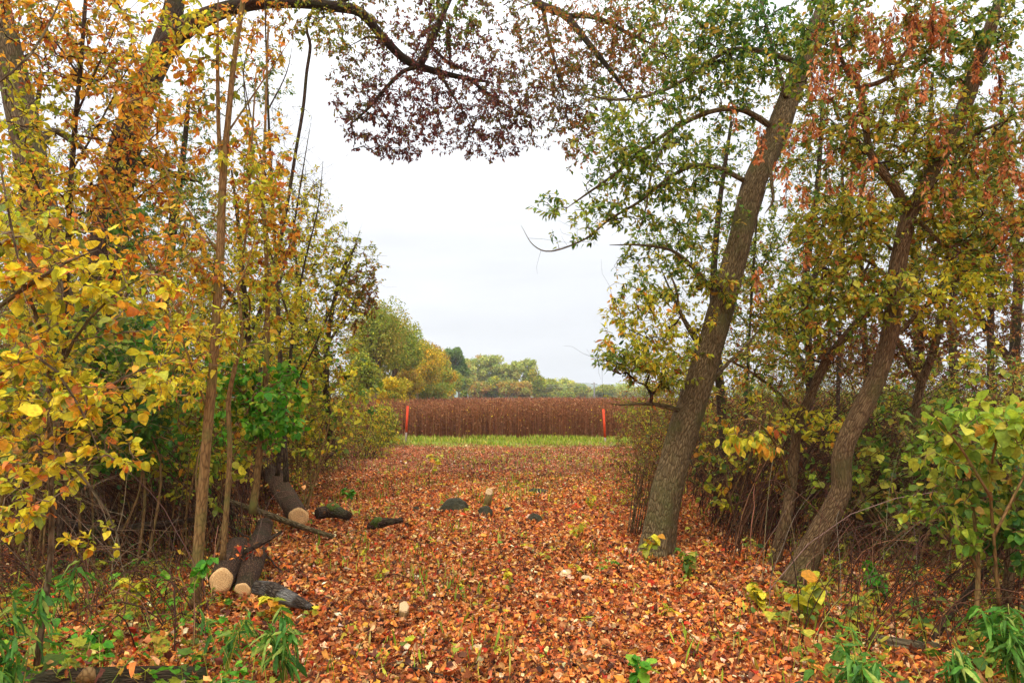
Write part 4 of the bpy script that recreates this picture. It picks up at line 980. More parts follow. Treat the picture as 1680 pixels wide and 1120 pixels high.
plant('young_tree', 'bare forked sapling whose dark twigs cross the sky right of the nearest sapling', 'sapling',
  [[(455,780,7.6,8),(468,660,7.6,6.5),(482,540,7.6,5),(498,440,7.6,3.4),(522,340,7.6,2),(530,265,7.6,.8)], [(480,540,7.6,4),(450,440,7.5,3),(425,300,7.4,2.6),(400,140,7.3,2.2),(410,60,7.3,1.6)],
   [(470,660,7.6,4),(520,560,7.7,3),(570,440,7.8,2),(590,380,7.8,1.4)]],
  [(500,400,7.6,60,80,.5,34,'oly'),(545,470,7.7,50,70,.5,34,'oly'),(450,240,7.5,40,60,.4,8,'olv'),(480,560,7.6,60,60,.5,34,'oly')],
  leaf='oval', per=9, size=.06, mat=M_BARK_D, twig='twd', tip=.0022, grow_from=.4, dead=90, sides=10)
plant('young_tree', 'nearly leafless sapling with fine twigs, standing under the arching limb at left', 'sapling',
  [[(470,790,8.2,9),(462,640,8.2,8),(455,480,8.2,7),(447,330,8.2,5.5),(440,180,8.2,4),(436,60,8.2,2.6),(434,-20,8.2,1.2)], [(455,480,8.2,4),(480,380,8.2,3),(500,260,8.2,2),(512,190,8.2,1)], [(447,330,8.2,4),(420,230,8.1,3),(400,130,8.1,2),(392,60,8.1,1)], [(440,180,8.2,3),(470,120,8.2,2),(482,60,8.2,1)]],
  [(450,200,8.2,50,120,.6,10,'olv'),(480,330,8.2,46,80,.5,12,'oly')], leaf='oval', per=6, size=.06, mat=M_BARK_D, twig='twd', tip=.0024, grow_from=.4, sides=10, dead=420, bend=.2)
plant('thicket_tree', 'leafy olive-yellow young tree reaching furthest into the sky from the left thicket', 'tree',
  [[(545,735,10.6,12),(535,640,10.6,10),(540,540,10.6,8),(560,450,10.6,6),(585,400,10.6,3)], [(537,620,10.6,7),(500,520,10.4,5),(485,420,10.3,4),(480,340,10.3,2)], [(540,560,10.6,5),(580,500,10.6,4),(615,440,10.6,2)], [(536,640,10.6,6),(520,590,10.6,4),(505,550,10.6,1.5)]],
  [(510,400,10.4,60,70,.8,90,'oly'),(570,440,10.6,56,66,.8,90,'olv'),(590,490,10.6,30,50,.6,60,'brn'),(540,500,10.6,70,70,.8,110,'olv'),(520,620,10.6,40,50,.7,50,'olv'),(500,320,10.3,34,50,.5,30,'oly'),(480,560,10.3,60,70,.7,80,'oly')],
  nmul=.95, leaf='oval', per=12, size=.068, mat=M_BARK_D, twig='twd', tip=.0021, grow_from=.3, dead=80)
plant('thicket_tree', 'olive-yellow thicket tree left of the one reaching into the sky', 'tree',
  [[(420,760,10.2,14),(410,620,10.2,12),(400,480,10.2,10),(390,360,10.2,6),(380,280,10.2,3)], [(405,560,10.2,8),(440,480,10.2,6),(470,400,10.2,3)], [(402,520,10.2,8),(350,440,10.1,6),(310,380,10.1,3)]],
  [(330,420,10.1,80,80,1,120,'olv'),(430,440,10.2,70,90,1,120,'oly'),(380,560,10.1,110,80,1,130,'oly'),(300,520,10,80,80,1,100,'oly'),(400,320,10.2,50,60,.8,50,'org')],
  nmul=.85, leaf='oval', per=12, size=.07, mat=M_BARK_D, twig='twd', tip=.0021, grow_from=.3, dead=40)
plant('thicket_tree', 'dark green leafy tree behind the vine-covered trunk', 'tree',
  [[(250,760,11.6,24),(262,560,11.6,20),(280,400,11.6,16),(300,260,11.6,10),(310,160,11.6,6)], [(270,480,11.6,10),(220,380,11.6,8),(200,300,11.6,4)]],
  [(260,330,11.6,90,90,1.2,140,'dgr'),(330,330,11.6,60,80,1,90,'mix'),(260,450,11.4,110,80,1.2,170,'mix'),(180,560,11.2,120,80,1.2,170,'olv'),(330,200,11.6,50,80,1,50,'grn'),(420,120,11.6,60,50,.8,40,'grn')],
  leaf='oval', per=14, size=.07, mat=M_BARK_D, twig='twd', tip=.0021, grow_from=.3)
plant('thicket_tree', 'yellow-olive thicket tree filling the left edge behind the pale trunk', 'tree',
  [[(30,780,10.4,26),(40,600,10.4,22),(30,420,10.4,18),(50,240,10.4,10),(70,120,10.4,6)], [(38,500,10.4,12),(100,420,10.4,9),(140,340,10.4,4)]],
  [(40,420,10.2,100,100,1.2,170,'olv'),(90,560,10.0,120,90,1.2,200,'oly'),(40,240,10.4,90,90,1.2,50,'oly'),(120,200,10.4,90,110,1,44,'plo'),(130,380,10.2,70,90,1,110,'olv'),(150,80,10.4,110,80,1,70,'plo')],
  leaf='oval', per=14, size=.072, mat=M_BARK_D, twig='twd', tip=.0021, grow_from=.25)
plant('yellow_leaf_shrub', 'nearest shrub at the left edge with big bright yellow and orange leaves', 'shrub',
  [[(60,1090,3.4,10),(72,1000,3.4,9),(84,900,3.4,9),(84,800,3.4,8),(82,700,3.4,8),(80,600,3.4,7),(60,520,3.3,6),(30,440,3.2,4)],
   [(86,760,3.4,6),(140,680,3.3,5),(200,620,3.2,4),(260,600,3.2,3),(300,585,3.2,2)], [(82,660,3.4,6),(120,560,3.3,5),(180,490,3.3,4),(240,450,3.3,2)],
   [(90,840,3.4,5),(40,780,3.3,4),(-10,700,3.2,3)], [(-40,640,3.2,6),(60,585,3.1,5),(120,650,3.1,4),(150,710,3.1,3),(165,750,3.1,2)],
   [(-60,560,3.1,9),(0,502,3.1,8),(60,460,3.1,7),(110,430,3.1,5),(160,410,3.1,3)], [(0,270,3.1,3),(20,380,3.1,4),(40,470,3.1,6)], [(-20,150,3.1,3),(50,90,3.2,4),(90,20,3.3,3),(110,-30,3.3,2)],
   [(84,730,3.4,5),(150,800,3.2,4),(190,870,3.2,3),(200,930,3.1,2)]],
  [(70,460,3.2,110,44,.35,46,'yel'),(190,470,3.3,80,44,.3,34,'yel'),(40,560,3.2,90,50,.35,40,'yel'),(60,650,3.2,90,60,.35,50,'yel'),(180,650,3.2,80,40,.3,30,'yel'),(250,600,3.2,46,30,.25,14,'yel'),(50,770,3.2,70,60,.3,30,'yel'),(170,750,3.2,70,34,.3,16,'yel'),(30,350,3.2,80,60,.3,26,'oly'),(130,400,3.3,80,40,.3,20,'yel'),(240,540,3.3,60,40,.3,14,'org'),(20,860,3.2,40,40,.25,12,'yel'),(140,880,3.1,40,30,.2,5,'oly')],
  leaf='wide', per=8, size=.060, mat=M_BARK_P, twig='twg', tip=.0016, grow_from=.35, bend=.1, reach=.3, seg=.1, sides=14, dead=380, spread=.7, sizej=.30, nmul=.48, trunk_name='stem', crown_name='foliage')
plant('green_vine', 'climbing vine with glossy dark green leaves on the dark vine-covered trunk', 'vine',
  [[(212,640,7.9,4),(205,560,7.9,4),(208,460,8.0,4),(204,380,8.0,3),(210,330,8.1,2)]],
  [(208,370,8.0,34,50,.3,26,'dgr'),(215,440,8.0,30,40,.3,12,'dgr')], leaf='wide', per=6, size=.11, mat=M_BARK_D, twig='tws', tip=.002, grow_from=.2, trunk_name='vine_stem', crown_name='foliage', base=P(212,640,7.9), spread=.4, down=.7)
shrub('green_leaf_shrub', 'clump of bright green broad leaves behind the nearest yellow shrub', 190, 6.2, 2.3, 1.3, 130, 'dgr', 'wide', .095, 7, zc=.72, hh=.34, twig='tws', nst=5)
shrub('green_leaf_shrub', 'green shrub low behind the grey wavy sapling', 300, 7.6, 1.7, 1.3, 90, 'bgr', 'wide', .08, 7, zc=.68, hh=.34, twig='tws', nst=5)
for (lab, px, d, h, w_, n, pl_, p2, sz, t) in [
  ('yellow-green leafy bush behind the yellow shrub at the left edge', 40, 5.6, 2.3, 1.5, 150, 'oly', 'grn', .10, 'wide'),
  ('bright green bush at eye height left of the nearest sapling', 215, 6.8, 2.4, 1.0, 80, 'bgr', 'dgr', .105, 'wide'),
  ('olive-leaved bush right behind the nearest sapling', 335, 6.6, 2.2, 1.3, 110, 'oly', 'olv', .085, 'wide'),
  ('yellow bush with hanging leaves right of the sapling with green leaves', 500, 10.0, 2.6, 1.8, 150, 'oly', 'grn', .10, 'wide')]:
    shrub('leafy_bush', lab, px, d, h, w_, n, pl_, t, sz, 7, 'leafy bushes under the trees on the left', pal2=p2, dead=80, nst=7, tip=.0022, zc=.66, hh=.36, twig='tws')
lb = 'brambles and bushes of the left thicket'
for (lab, px, d, h, w_, n, pl_, p2, sz, t) in [
  ('olive bush at the far left behind the pale trunk, leaves mostly green-yellow', 60, 8.6, 2.9, 2.4, 230, 'olv', 'brn', .065, 'oval'),
  ('tangled brown bramble with few leaves under the vine-covered trunk', 200, 8.2, 2.2, 2.3, 170, 'brn', 'olv', .055, 'oval'),
  ('reddish bramble mound behind the nearest sapling', 330, 9.6, 2.5, 2.4, 220, 'brn', 'oly', .055, 'oval'),
  ('yellow-green bush behind the sapling with green leaves', 440, 10.4, 2.9, 2.4, 280, 'oly', 'brn', .06, 'oval'),
  ('dense dark brown bramble leaning over the dark sawn log', 480, 11.4, 2.1, 2.4, 260, 'brn', 'mix', .055, 'oval'),
  ('yellow bush with drooping leaves left of the wood edge', 490, 12.8, 3.0, 1.8, 300, 'oly', 'brn', .065, 'oval'),
  ('olive and brown bush beside the path halfway to the stakes', 522, 14.5, 1.7, 1.5, 260, 'olv', 'brn', .07, 'oval'),
  ('green-yellow bush just before the left stake', 604, 18.0, 1.45, 1.5, 240, 'oly', 'olv', .075, 'oval'),
  ('low leafy bush nearest to the left stake', 634, 21.5, 1.25, .9, 150, 'olv', 'grn', .08, 'oval'),
  ('brown twiggy bush on the left verge of the path', 520, 16.0, 1.5, 2.6, 200, 'brn', 'mix', .06, 'oval'),
  ('tall golden bush standing behind the left brambles, against the wood edge', 470, 20.0, 4.2, 2.2, 460, 'olv', 'oly', .10, 'oval'),
  ('tall rusty bush in the back of the left thicket', 420, 17.0, 5.0, 4.6, 520, 'olv', 'brn', .10, 'oval'),
  ('tall dark bush in the back of the left thicket behind the nearest sapling', 300, 15.5, 5.0, 5.0, 560, 'mix', 'brn', .10, 'oval'),
  ('tall olive bush far back behind the vine-covered trunk', 150, 15.0, 5.0, 5.0, 560, 'olv', 'brn', .10, 'oval'),
  ('tall brown-green bush at the back left corner', 10, 14.5, 5.2, 4.6, 520, 'mix', 'brn', .10, 'oval')]:
    shrub('thicket_bush', lab, px, d, h, w_, n, pl_, t, sz, 11, lb, pal2=p2, dead=60, nst=9, tip=.0024, zc=.52, hh=.5, twig='twr' if d < 13 else 'twd')

# ------------------------------------------------------------------ large trees, right
R1 = plant('leaning_tree', 'thick brown tree leaning to the right at the right edge of the path', 'tree',
  [[(1072,922,7.0,56),(1080,880,7.0,50),(1092,820,7.0,49),(1104,770,7.0,49),(1120,710,7.0,47),(1136,660,7.0,45),(1160,585,7.0,44),(1186,500,7.0,41),(1212,400,7.0,38),(1238,300,7.0,38),(1272,225,7.05,38),(1300,150,7.1,34),(1334,60,7.1,29),(1362,-10,7.1,24),(1400,-90,7.2,18)],
   [(1220,296,6.95,9),(1180,276,6.9,8),(1140,272,6.9,7),(1100,290,6.9,6),(1050,330,6.9,5),(1000,360,6.9,4),(960,392,6.9,3),(905,412,6.9,2.4),(875,402,6.9,1.6),(855,370,6.9,1.2)],
   [(1262,205,7,11),(1215,180,6.9,9),(1160,185,6.9,8),(1100,215,6.9,7),(1050,250,6.9,6),(1010,285,6.9,5),(960,320,6.9,3.5),(925,345,6.9,2)],
   [(1300,100,7.1,11),(1240,82,7.1,9),(1190,86,7.1,8),(1140,120,7.1,7),(1080,152,7.1,5.5),(1010,164,7.1,4),(930,146,7.1,2)],
   [(1168,478,6.95,9),(1145,448,6.9,8),(1128,430,6.9,6.5),(1100,410,6.9,5),(1050,402,6.9,4),(1000,402,6.9,2.5)],
   [(1113,672,6.95,9),(1080,664,6.9,7),(1050,662,6.8,4.5),(1020,664,6.8,3),(992,660,6.8,1.5)],
   [(1150,560,6.95,6),(1118,520,6.9,5),(1108,470,6.9,4),(1090,430,6.9,2.5)],
   [(1100,215,6.9,5),(1070,280,6.8,4),(1060,340,6.8,3),(1040,400,6.8,2)], [(1290,160,7,8),(1270,90,7,6),(1250,10,7,5),(1245,-40,7,4)],
   [(1262,255,6.85,7),(1266,300,6.8,6),(1268,330,6.78,5),(1255,350,6.75,3)], [(1155,640,7,7),(1190,600,7.1,6),(1230,560,7.2,4),(1275,500,7.3,2.5)]],
  [(1140,60,7.1,90,60,.9,110,'grn'),(1230,60,7.1,80,70,.9,100,'dgr'),(1170,150,7,90,60,.8,80,'grn'),(1060,200,6.9,70,50,.7,42,'grn'),(1110,270,6.9,80,50,.7,64,'grn'),(1010,270,6.9,50,40,.5,24,'grn'),(905,335,6.9,36,20,.4,6,'grn'),(940,360,6.9,50,30,.4,6,'lim'),(1120,350,6.9,80,60,.7,46,'grn'),(1010,320,6.9,60,50,.5,14,'grn'),(1080,440,6.9,80,60,.8,36,'grn'),(1040,500,6.9,50,40,.5,20,'oly'),(1090,540,6.9,80,50,.7,36,'oly'),(1040,570,6.9,60,36,.6,26,'oly'),(1170,470,6.8,40,60,.3,26,'olv'),(1080,600,6.8,60,40,.5,40,'olv'),(1010,590,6.8,36,22,.4,16,'grn'),(1000,230,6.9,70,50,.6,24,'grn'),(960,370,6.9,60,30,.4,9,'grn'),(1050,300,6.9,70,60,.6,26,'lim')],
  nmul=.95, leaf='oval', per=11, size=.085, mat=M_BARK_A, twig='twd', tip=.0021, grow_from=.45, sides=44, step=.045, rough=.10, flare=True, dead=420, bend=.16, wmul=.85)[0]
R2 = plant('crooked_tree', 'crooked forked tree hung with salmon seed bunches, right of the leaning tree', 'tree',
  [[(1308,962,5.85,46),(1322,925,5.85,38.6),(1342,880,5.85,35),(1366,836,5.85,32.2),(1380,800,5.85,30.4),(1380,765,5.85,31.3),(1386,730,5.85,29.4),(1402,695,5.85,28.5),(1420,660,5.85,29.4),(1444,605,5.85,27.6),(1458,555,5.85,26.7),(1467,500,5.85,26.7),(1471,450,5.85,26.7),(1482,390,5.85,25.8),(1494,345,5.85,25.8),(1520,305,5.9,23.9),(1534,272,5.9,23),(1560,225,5.9,23.9),(1586,165,6,23.9),(1606,100,6,22.1),(1632,25,6,18.4),(1660,-60,6,14.7)],
   [(1488,345,5.85,18),(1466,305,5.8,15),(1450,285,5.8,14),(1432,260,5.8,13),(1424,235,5.8,12),(1419,190,5.8,11),(1411,150,5.8,11),(1399,132,5.8,9),(1385,108,5.8,7),(1370,60,5.8,5),(1360,-20,5.8,4)],
   [(1411,145,5.8,8),(1445,134,5.8,8),(1466,120,5.8,7),(1476,98,5.8,6),(1505,68,5.8,5),(1560,35,5.9,4),(1620,-10,5.9,3)],
   [(1478,410,5.85,12),(1486,375,5.8,11),(1505,362,5.75,9),(1530,385,5.7,7),(1555,405,5.7,5),(1600,390,5.7,4),(1680,350,5.7,3)],
   [(1460,560,5.9,8),(1500,520,6,6),(1570,460,6.1,6),(1640,455,6.2,5),(1720,470,6.3,4)], [(1530,270,5.9,8),(1600,220,5.9,7),(1680,190,5.9,5)], [(1463,410,5.85,6),(1430,370,5.8,5),(1400,350,5.7,4),(1350,370,5.6,2.5)],
   [(1471,470,5.85,7),(1440,440,5.8,5),(1400,420,5.8,4),(1350,440,5.8,2.5)]],
  [(1330,60,5.8,60,70,.7,50,'grn'),(1450,60,5.8,100,60,.8,80,'mix'),(1590,60,5.9,90,70,.8,80,'grn'),(1350,220,5.8,60,80,.7,56,'mix'),(1480,220,5.8,90,70,.8,90,'olv'),(1620,230,5.9,70,80,.7,80,'mix'),(1380,370,5.8,80,60,.7,90,'olv'),(1530,350,5.8,60,60,.6,56,'olv'),(1630,380,5.8,70,70,.7,80,'mix'),(1400,480,5.8,80,50,.6,66,'olv'),(1560,480,5.9,90,60,.6,76,'oly'),(1330,520,5.9,70,60,.5,44,'olv')],
  nmul=1.15, leaf='oval', per=11, size=.075, mat=M_BARK_B, twig='twd', tip=.0021, grow_from=.5, sides=36, step=.045, rough=.10, flare=True, dead=320, bend=.16)

def seed_bunches(tree, positions):
    root, base, sk = tree; rng = rng_for('seeds')
    wing = 'oval'; protos = []
    for k in range(6):
        g = Geo(); n = int(rng.integers(26, 52)); Lh = rng.uniform(.14, .27)
        z = -.03 - Lh * rng.random(n); rad = .035 * (1 - .4 * (-z / (Lh + .03))) + .008; a = rng.uniform(0, 2 * pi, n)
        hang = np.stack([np.cos(a) * rad * .5, np.sin(a) * rad * .5, z], -1)
        dr = norm(np.stack([np.cos(a) * .55, np.sin(a) * .55, -np.ones(n)], -1) + rng.normal(0, .25, (n, 3)))
        leaves(g, wing, hang, dr, rng.normal(0, 1, (n, 3)), rng.uniform(.030, .046, n), pick('sam', rng, n, .16), .25, np.full(n, .8), rng)
        pl = [np.array([[0, 0, .06], [0.002, 0, 0], [0, .002, -Lh * .8]])] + [np.array([[0, 0, zz * .75], (h + [0, 0, zz * .75]) / 2 + [0, 0, .004], h]) for h, zz in zip(hang[::2], z[::2])]
        chains(g, pl, [np.full(3, .0012) for _ in pl], 3, pick('twr', rng, len(pl))); o = g.build('seed_bunch', M_LEAF, root, (0, 0, 0)); protos.append(o)
    used = 0
    for i, (px, py, d) in enumerate(positions):
        p = P(px, py, d); near = sk[np.argmin(np.linalg.norm(sk - p, axis=1))]
        if used < 6: o = protos[used]
        else:
            o = protos[int(rng.integers(0, 6))].copy(); COL.objects.link(o); o.parent = root
        used += 1
        o.location = p - base; s = rng.uniform(.75, 1.25); o.scale = (s, s, s * rng.uniform(.9, 1.2)); o.rotation_euler = (rng.normal(0, .12), rng.normal(0, .12), rng.uniform(0, 6.28))
rs = rng_for('seedpos')
SP = [(1248,200,5.4),(1252,228,5.4),(1272,258,5.4),(1288,264,5.4),(1308,298,5.3),(1200,160,5.6),(1355,228,5.4),(1308,205,5.5),(1330,180,5.5),(1425,300,5.5),(1430,312,5.5),(1484,150,5.5),(1478,165,5.5),(1398,272,5.5),(1520,100,5.5),(1606,75,5.6),(1604,92,5.6),(1586,160,5.6),(1645,60,5.6),(1656,205,5.5),(1622,225,5.5),(1655,255,5.5),(1662,275,5.5),(1655,330,5.5),(1650,350,5.5),(1652,410,5.5),(1545,295,5.5),(1550,60,5.5),(1240,430,5.5),(1317,400,5.6),(1615,290,5.5)]
SP += [(rs.uniform(1330, 1400), rs.uniform(20, 130), rs.uniform(5.2, 5.9)) for _ in range(13)] + [(rs.uniform(1400, 1560), rs.uniform(-5, 60), rs.uniform(5.2, 5.9)) for _ in range(24)] + [(rs.uniform(1560, 1685), rs.uniform(0, 300), rs.uniform(5.2, 6)) for _ in range(14)] + [(rs.uniform(1320, 1560), rs.uniform(80, 340), rs.uniform(5.2, 5.9)) for _ in range(12)]
seed_bunches(R2, SP)

# ------------------------------------------------------------------ slimmer trees, right
plant('slim_tree', 'slim tree bending right, between the leaning and the crooked tree', 'tree',
  [[(1264,955,6.6,22),(1276,900,6.6,19),(1288,854,6.6,18),(1298,800,6.6,16.5),(1303,749,6.6,16),(1310,694,6.6,15),(1332,644,6.6,14.5),(1354,594,6.6,14),(1388,550,6.6,13),(1421,511,6.6,11),(1450,478,6.6,8),(1475,440,6.6,5)],
   [(1308,700,6.6,7),(1290,660,6.6,6),(1260,630,6.6,5),(1215,600,6.6,4),(1180,585,6.6,2.5)], [(1325,655,6.6,6),(1345,610,6.6,5),(1352,560,6.5,3)]],
  [(1270,600,6.6,60,50,.5,46,'mix'),(1290,500,6.6,50,60,.5,46,'olv'),(1380,560,6.6,60,50,.5,30,'brn'),(1340,700,6.5,60,30,.4,20,'oly',1.3)], leaf='oval', per=9, size=.07, mat=M_BARK_B, twig='twd', tip=.0021, grow_from=.4, dead=60, sides=18)
plant('slim_tree', 'slim brown tree rising behind the crooked trunk, leaning a little right', 'tree',
  [[(1472,925,6.9,20),(1480,860,6.9,16),(1487,810,6.9,15),(1498,710,6.9,14),(1509,638,6.9,13),(1532,572,6.9,13),(1546,500,6.9,11),(1556,400,6.9,9),(1565,260,6.9,6)], [(1512,630,6.9,7),(1470,560,6.9,5),(1440,500,6.9,3)]],
  [(1540,400,6.9,70,70,.6,70,'olv'),(1560,260,6.9,70,70,.6,60,'grn'),(1500,560,6.9,70,50,.5,50,'brn')], leaf='oval', per=10, size=.07, mat=M_BARK_B, twig='twd', tip=.0021, grow_from=.4, dead=40, sides=16)
for (lab, xs, d, w_, bl) in [
  ('dark straight tree in the right background, with red-brown leaves at its foot', [1566,1566,1563,1567,1572], 10.5, 17, [(1560,480,10.5,80,80,1,90,'brn'),(1580,330,10.5,90,80,1,110,'olv')]),
  ('dark straight tree nearest to the right edge of the background', [1622,1626,1625,1629,1634], 10.8, 14, [(1640,480,10.8,70,80,1,90,'brn'),(1640,330,10.8,70,90,1,110,'mix')]),
  ('thin dark tree seen through the gap right of the leaning trunk', [1370,1374,1378,1384,1380], 9.6, 8, [(1340,480,9.6,80,70,.8,80,'olv'),(1370,360,9.6,80,70,.8,90,'mix')]),
  ('thinnest upright tree close behind the leaning trunk', [1226,1224,1230,1240,1250], 9.2, 6, [(1230,520,9.2,60,70,.7,80,'mix'),(1250,400,9.2,60,70,.7,70,'grn')]),
  ('dark tree behind the crooked trunk, hidden by its fork', [1430,1424,1418,1412,1420], 12.0, 12, [(1430,470,12,90,70,1.2,110,'olv'),(1440,330,12,100,80,1.2,130,'mix'),(1420,180,12,100,70,1.2,90,'grn')])]:
    ys = [800, 680, 540, 380, 220]
    plant('slim_tree', lab, 'tree', [[(xs[i], ys[i], d, w_ * (1 - .14 * i)) for i in range(5)], [(xs[2], ys[2], d, w_ * .4), (xs[2] - 40, ys[2] - 60, d, w_ * .28), (xs[2] - 70, ys[2] - 130, d, 2)], [(xs[3], ys[3] + 80, d, w_ * .4), (xs[3] + 40, ys[3], d, w_ * .28), (xs[3] + 70, ys[3] - 60, d, 2)]], bl,
      nmul=1.0, leaf='oval', per=12, size=.072, mat=M_BARK_D, twig='twd', tip=.0021, grow_from=.3, dead=60, sides=12, group='slim trees of the right thicket')
for (lab, tr, bl) in [
  ('leafy olive tree behind the leaning trunk, its leaves reaching left over the gap', [(1190,760,11.0,16),(1180,620,11,14),(1170,480,11,12),(1180,340,11,9),(1200,200,11,5)], [(1085,480,11,80,80,1,50,'oly'),(1190,420,11,80,90,1,100,'olv'),(1100,600,11,90,40,1,70,'oly'),(1200,260,11,90,90,1,90,'grn'),(1090,380,11,60,60,1,26,'grn')]),
  ('leafy tree of mixed colours behind the kinked part of the crooked trunk', [(1320,760,11.5,16),(1330,620,11.5,14),(1320,480,11.5,12),(1340,320,11.5,9),(1350,160,11.5,5)], [(1290,560,11.5,90,60,1,120,'olv'),(1320,420,11.5,100,90,1,150,'mix'),(1340,270,11.5,90,80,1,120,'grn'),(1390,580,11.5,90,50,1,110,'brn'),(1320,120,11.5,80,80,1,90,'mix')]),
  ('leafy tree with rusty leaves close behind the fork of the crooked tree', [(1500,760,12.5,18),(1510,620,12.5,15),(1500,460,12.5,13),(1520,300,12.5,9),(1530,120,12.5,5)], [(1480,560,12.5,100,60,1,130,'brn'),(1500,420,12.5,110,90,1,160,'olv'),(1500,250,12.5,110,90,1,150,'mix'),(1500,110,12.5,100,70,1,100,'olv')]),
  ('dense leafy tree filling the right edge behind the dark straight trunks', [(1670,760,12.0,20),(1664,600,12,16),(1670,440,12,13),(1650,280,12,9),(1640,120,12,5)], [(1640,560,12,90,60,1,120,'brn'),(1650,420,12,90,90,1,150,'olv'),(1650,260,12,90,90,1,140,'mix'),(1630,110,12,100,80,1,110,'grn')])]:
    plant('thicket_tree', lab, 'tree', [tr, [tr[1], (tr[1][0]-60, 520, tr[1][2], 7), (tr[1][0]-100, 430, tr[1][2], 3)], [tr[2], (tr[2][0]+60, 380, tr[1][2], 6), (tr[2][0]+90, 300, tr[1][2], 3)]], bl,
      leaf='oval', per=11, size=.078, mat=M_BARK_D, twig='twd', tip=.0021, grow_from=.25, dead=90, sides=12, group='leafy trees closing the back of the right thicket')
plant('slim_tree', 'reddish stem rising at the far right edge of the picture', 'tree', [[(1650,1025,4.6,16),(1656,940,4.6,14),(1662,870,4.6,13),(1684,800,4.6,12),(1720,700,4.6,9)]], [(1660,760,4.5,50,60,.4,14,'grn')],
      leaf='wide', per=7, size=.09, mat=M_BARK_B, twig='tws', tip=.002, grow_from=.4, sides=16, group='slim trees of the right thicket')
plant('curved_sapling', 'dark sapling curving up to the right edge from the low green plants', 'sapling', [[(1528,1058,4.5,11),(1550,1020,4.5,10),(1578,985,4.5,9.5),(1608,945,4.5,9),(1634,915,4.5,8),(1660,862,4.5,7),(1690,810,4.5,6)]], [(1600,860,4.5,60,50,.4,10,'dgr')],
      leaf='wide', per=6, size=.085, mat=M_BARK_D, twig='twd', tip=.002, grow_from=.4, sides=14)
plant('broad_leaf_shrub', 'shrub with large lime-green leaves at the right edge, above the dark green one', 'shrub',
  [[(1640,1000,4.3,6),(1630,880,4.2,5),(1625,780,4.1,4),(1640,700,4.0,3)], [(1628,820,4.0,5),(1580,740,4.0,4),(1540,690,4.0,3)], [(1630,880,4.0,5),(1670,800,4,4),(1700,740,4,3)]],
  [(1600,680,4.0,80,24,.3,15,'lim'),(1660,700,4,40,34,.3,9,'lim'),(1560,740,4.1,50,30,.3,8,'lim')], leaf='wide', per=4.5, size=.115, mat=M_BARK_S, twig='tws', tip=.0018, grow_from=.3, down=.5, sides=10, trunk_name='stem', crown_name='foliage')
plant('broad_leaf_shrub', 'dark green broad-leaved shrub low at the right edge', 'shrub',
  [[(1600,1040,4.3,8),(1605,940,4.3,7),(1600,860,4.3,6),(1590,800,4.3,4)], [(1603,900,4.3,5),(1650,840,4.3,4),(1680,800,4.3,3)], [(1603,930,4.3,5),(1560,860,4.3,4),(1530,800,4.3,3)]],
  [(1620,780,4.3,70,60,.4,22,'grn'),(1560,850,4.4,70,50,.4,18,'lim'),(1650,870,4.3,50,60,.4,18,'dgr'),(1560,760,4.4,60,40,.4,12,'grn')], leaf='wide', per=6, size=.085, mat=M_BARK_S, twig='tws', tip=.0018, grow_from=.25, down=.5, sides=10, trunk_name='stem', crown_name='foliage')
plant('leaf_spray', 'drooping spray of large yellow-green leaves in front of the brambles between the two big trunks', 'branch',
  [[(1297,800,6.58,4),(1276,735,6.2,4),(1240,690,5.8,3),(1215,690,5.8,2)], [(1265,715,5.9,3),(1262,680,5.8,2),(1255,690,5.8,1.4)]],
  [(1215,715,5.8,34,22,.2,12,'oly'),(1255,715,5.8,30,20,.2,7,'org')], leaf='oval', per=5, size=.115, mat=M_BARK_S, twig='tws', tip=.0016, grow_from=.5, down=1.1, spread=.3, trunk_name='stem', crown_name='foliage', wmul=1.1)
rb = 'brambles and bushes of the right thicket'
for (lab, px, d, h, w_, n, pl_, p2, sz, t) in [
  ('green leafy bush low between the crooked tree and the right edge', 1500, 6.4, 1.5, 1.6, 64, 'grn', 'lim', .10, 'wide'),
  ('yellow-green leafy bush at the right edge behind the reddish stem', 1640, 5.8, 1.7, 1.4, 64, 'grn', 'lim', .10, 'wide'),
  ('small green leafy bush just right of the foot of the crooked tree', 1400, 7.0, 1.0, 1.2, 34, 'grn', 'mix', .085, 'wide'),
  ('yellow-green leaves climbing over the bramble mound between the big trunks', 1210, 7.9, 1.9, 1.3, 46, 'oly', 'grn', .095, 'wide'),
  ('olive bush with large leaves in front of the dark straight trees', 1570, 8.8, 2.3, 1.9, 100, 'oly', 'grn', .10, 'wide')]:
    shrub('leafy_bush', lab, px, d, h, w_, n, pl_, t, sz, 7, 'leafy bushes under the trees on the right', pal2=p2, dead=200, nst=7, tip=.0022, zc=.55, hh=.46, twig='tws')
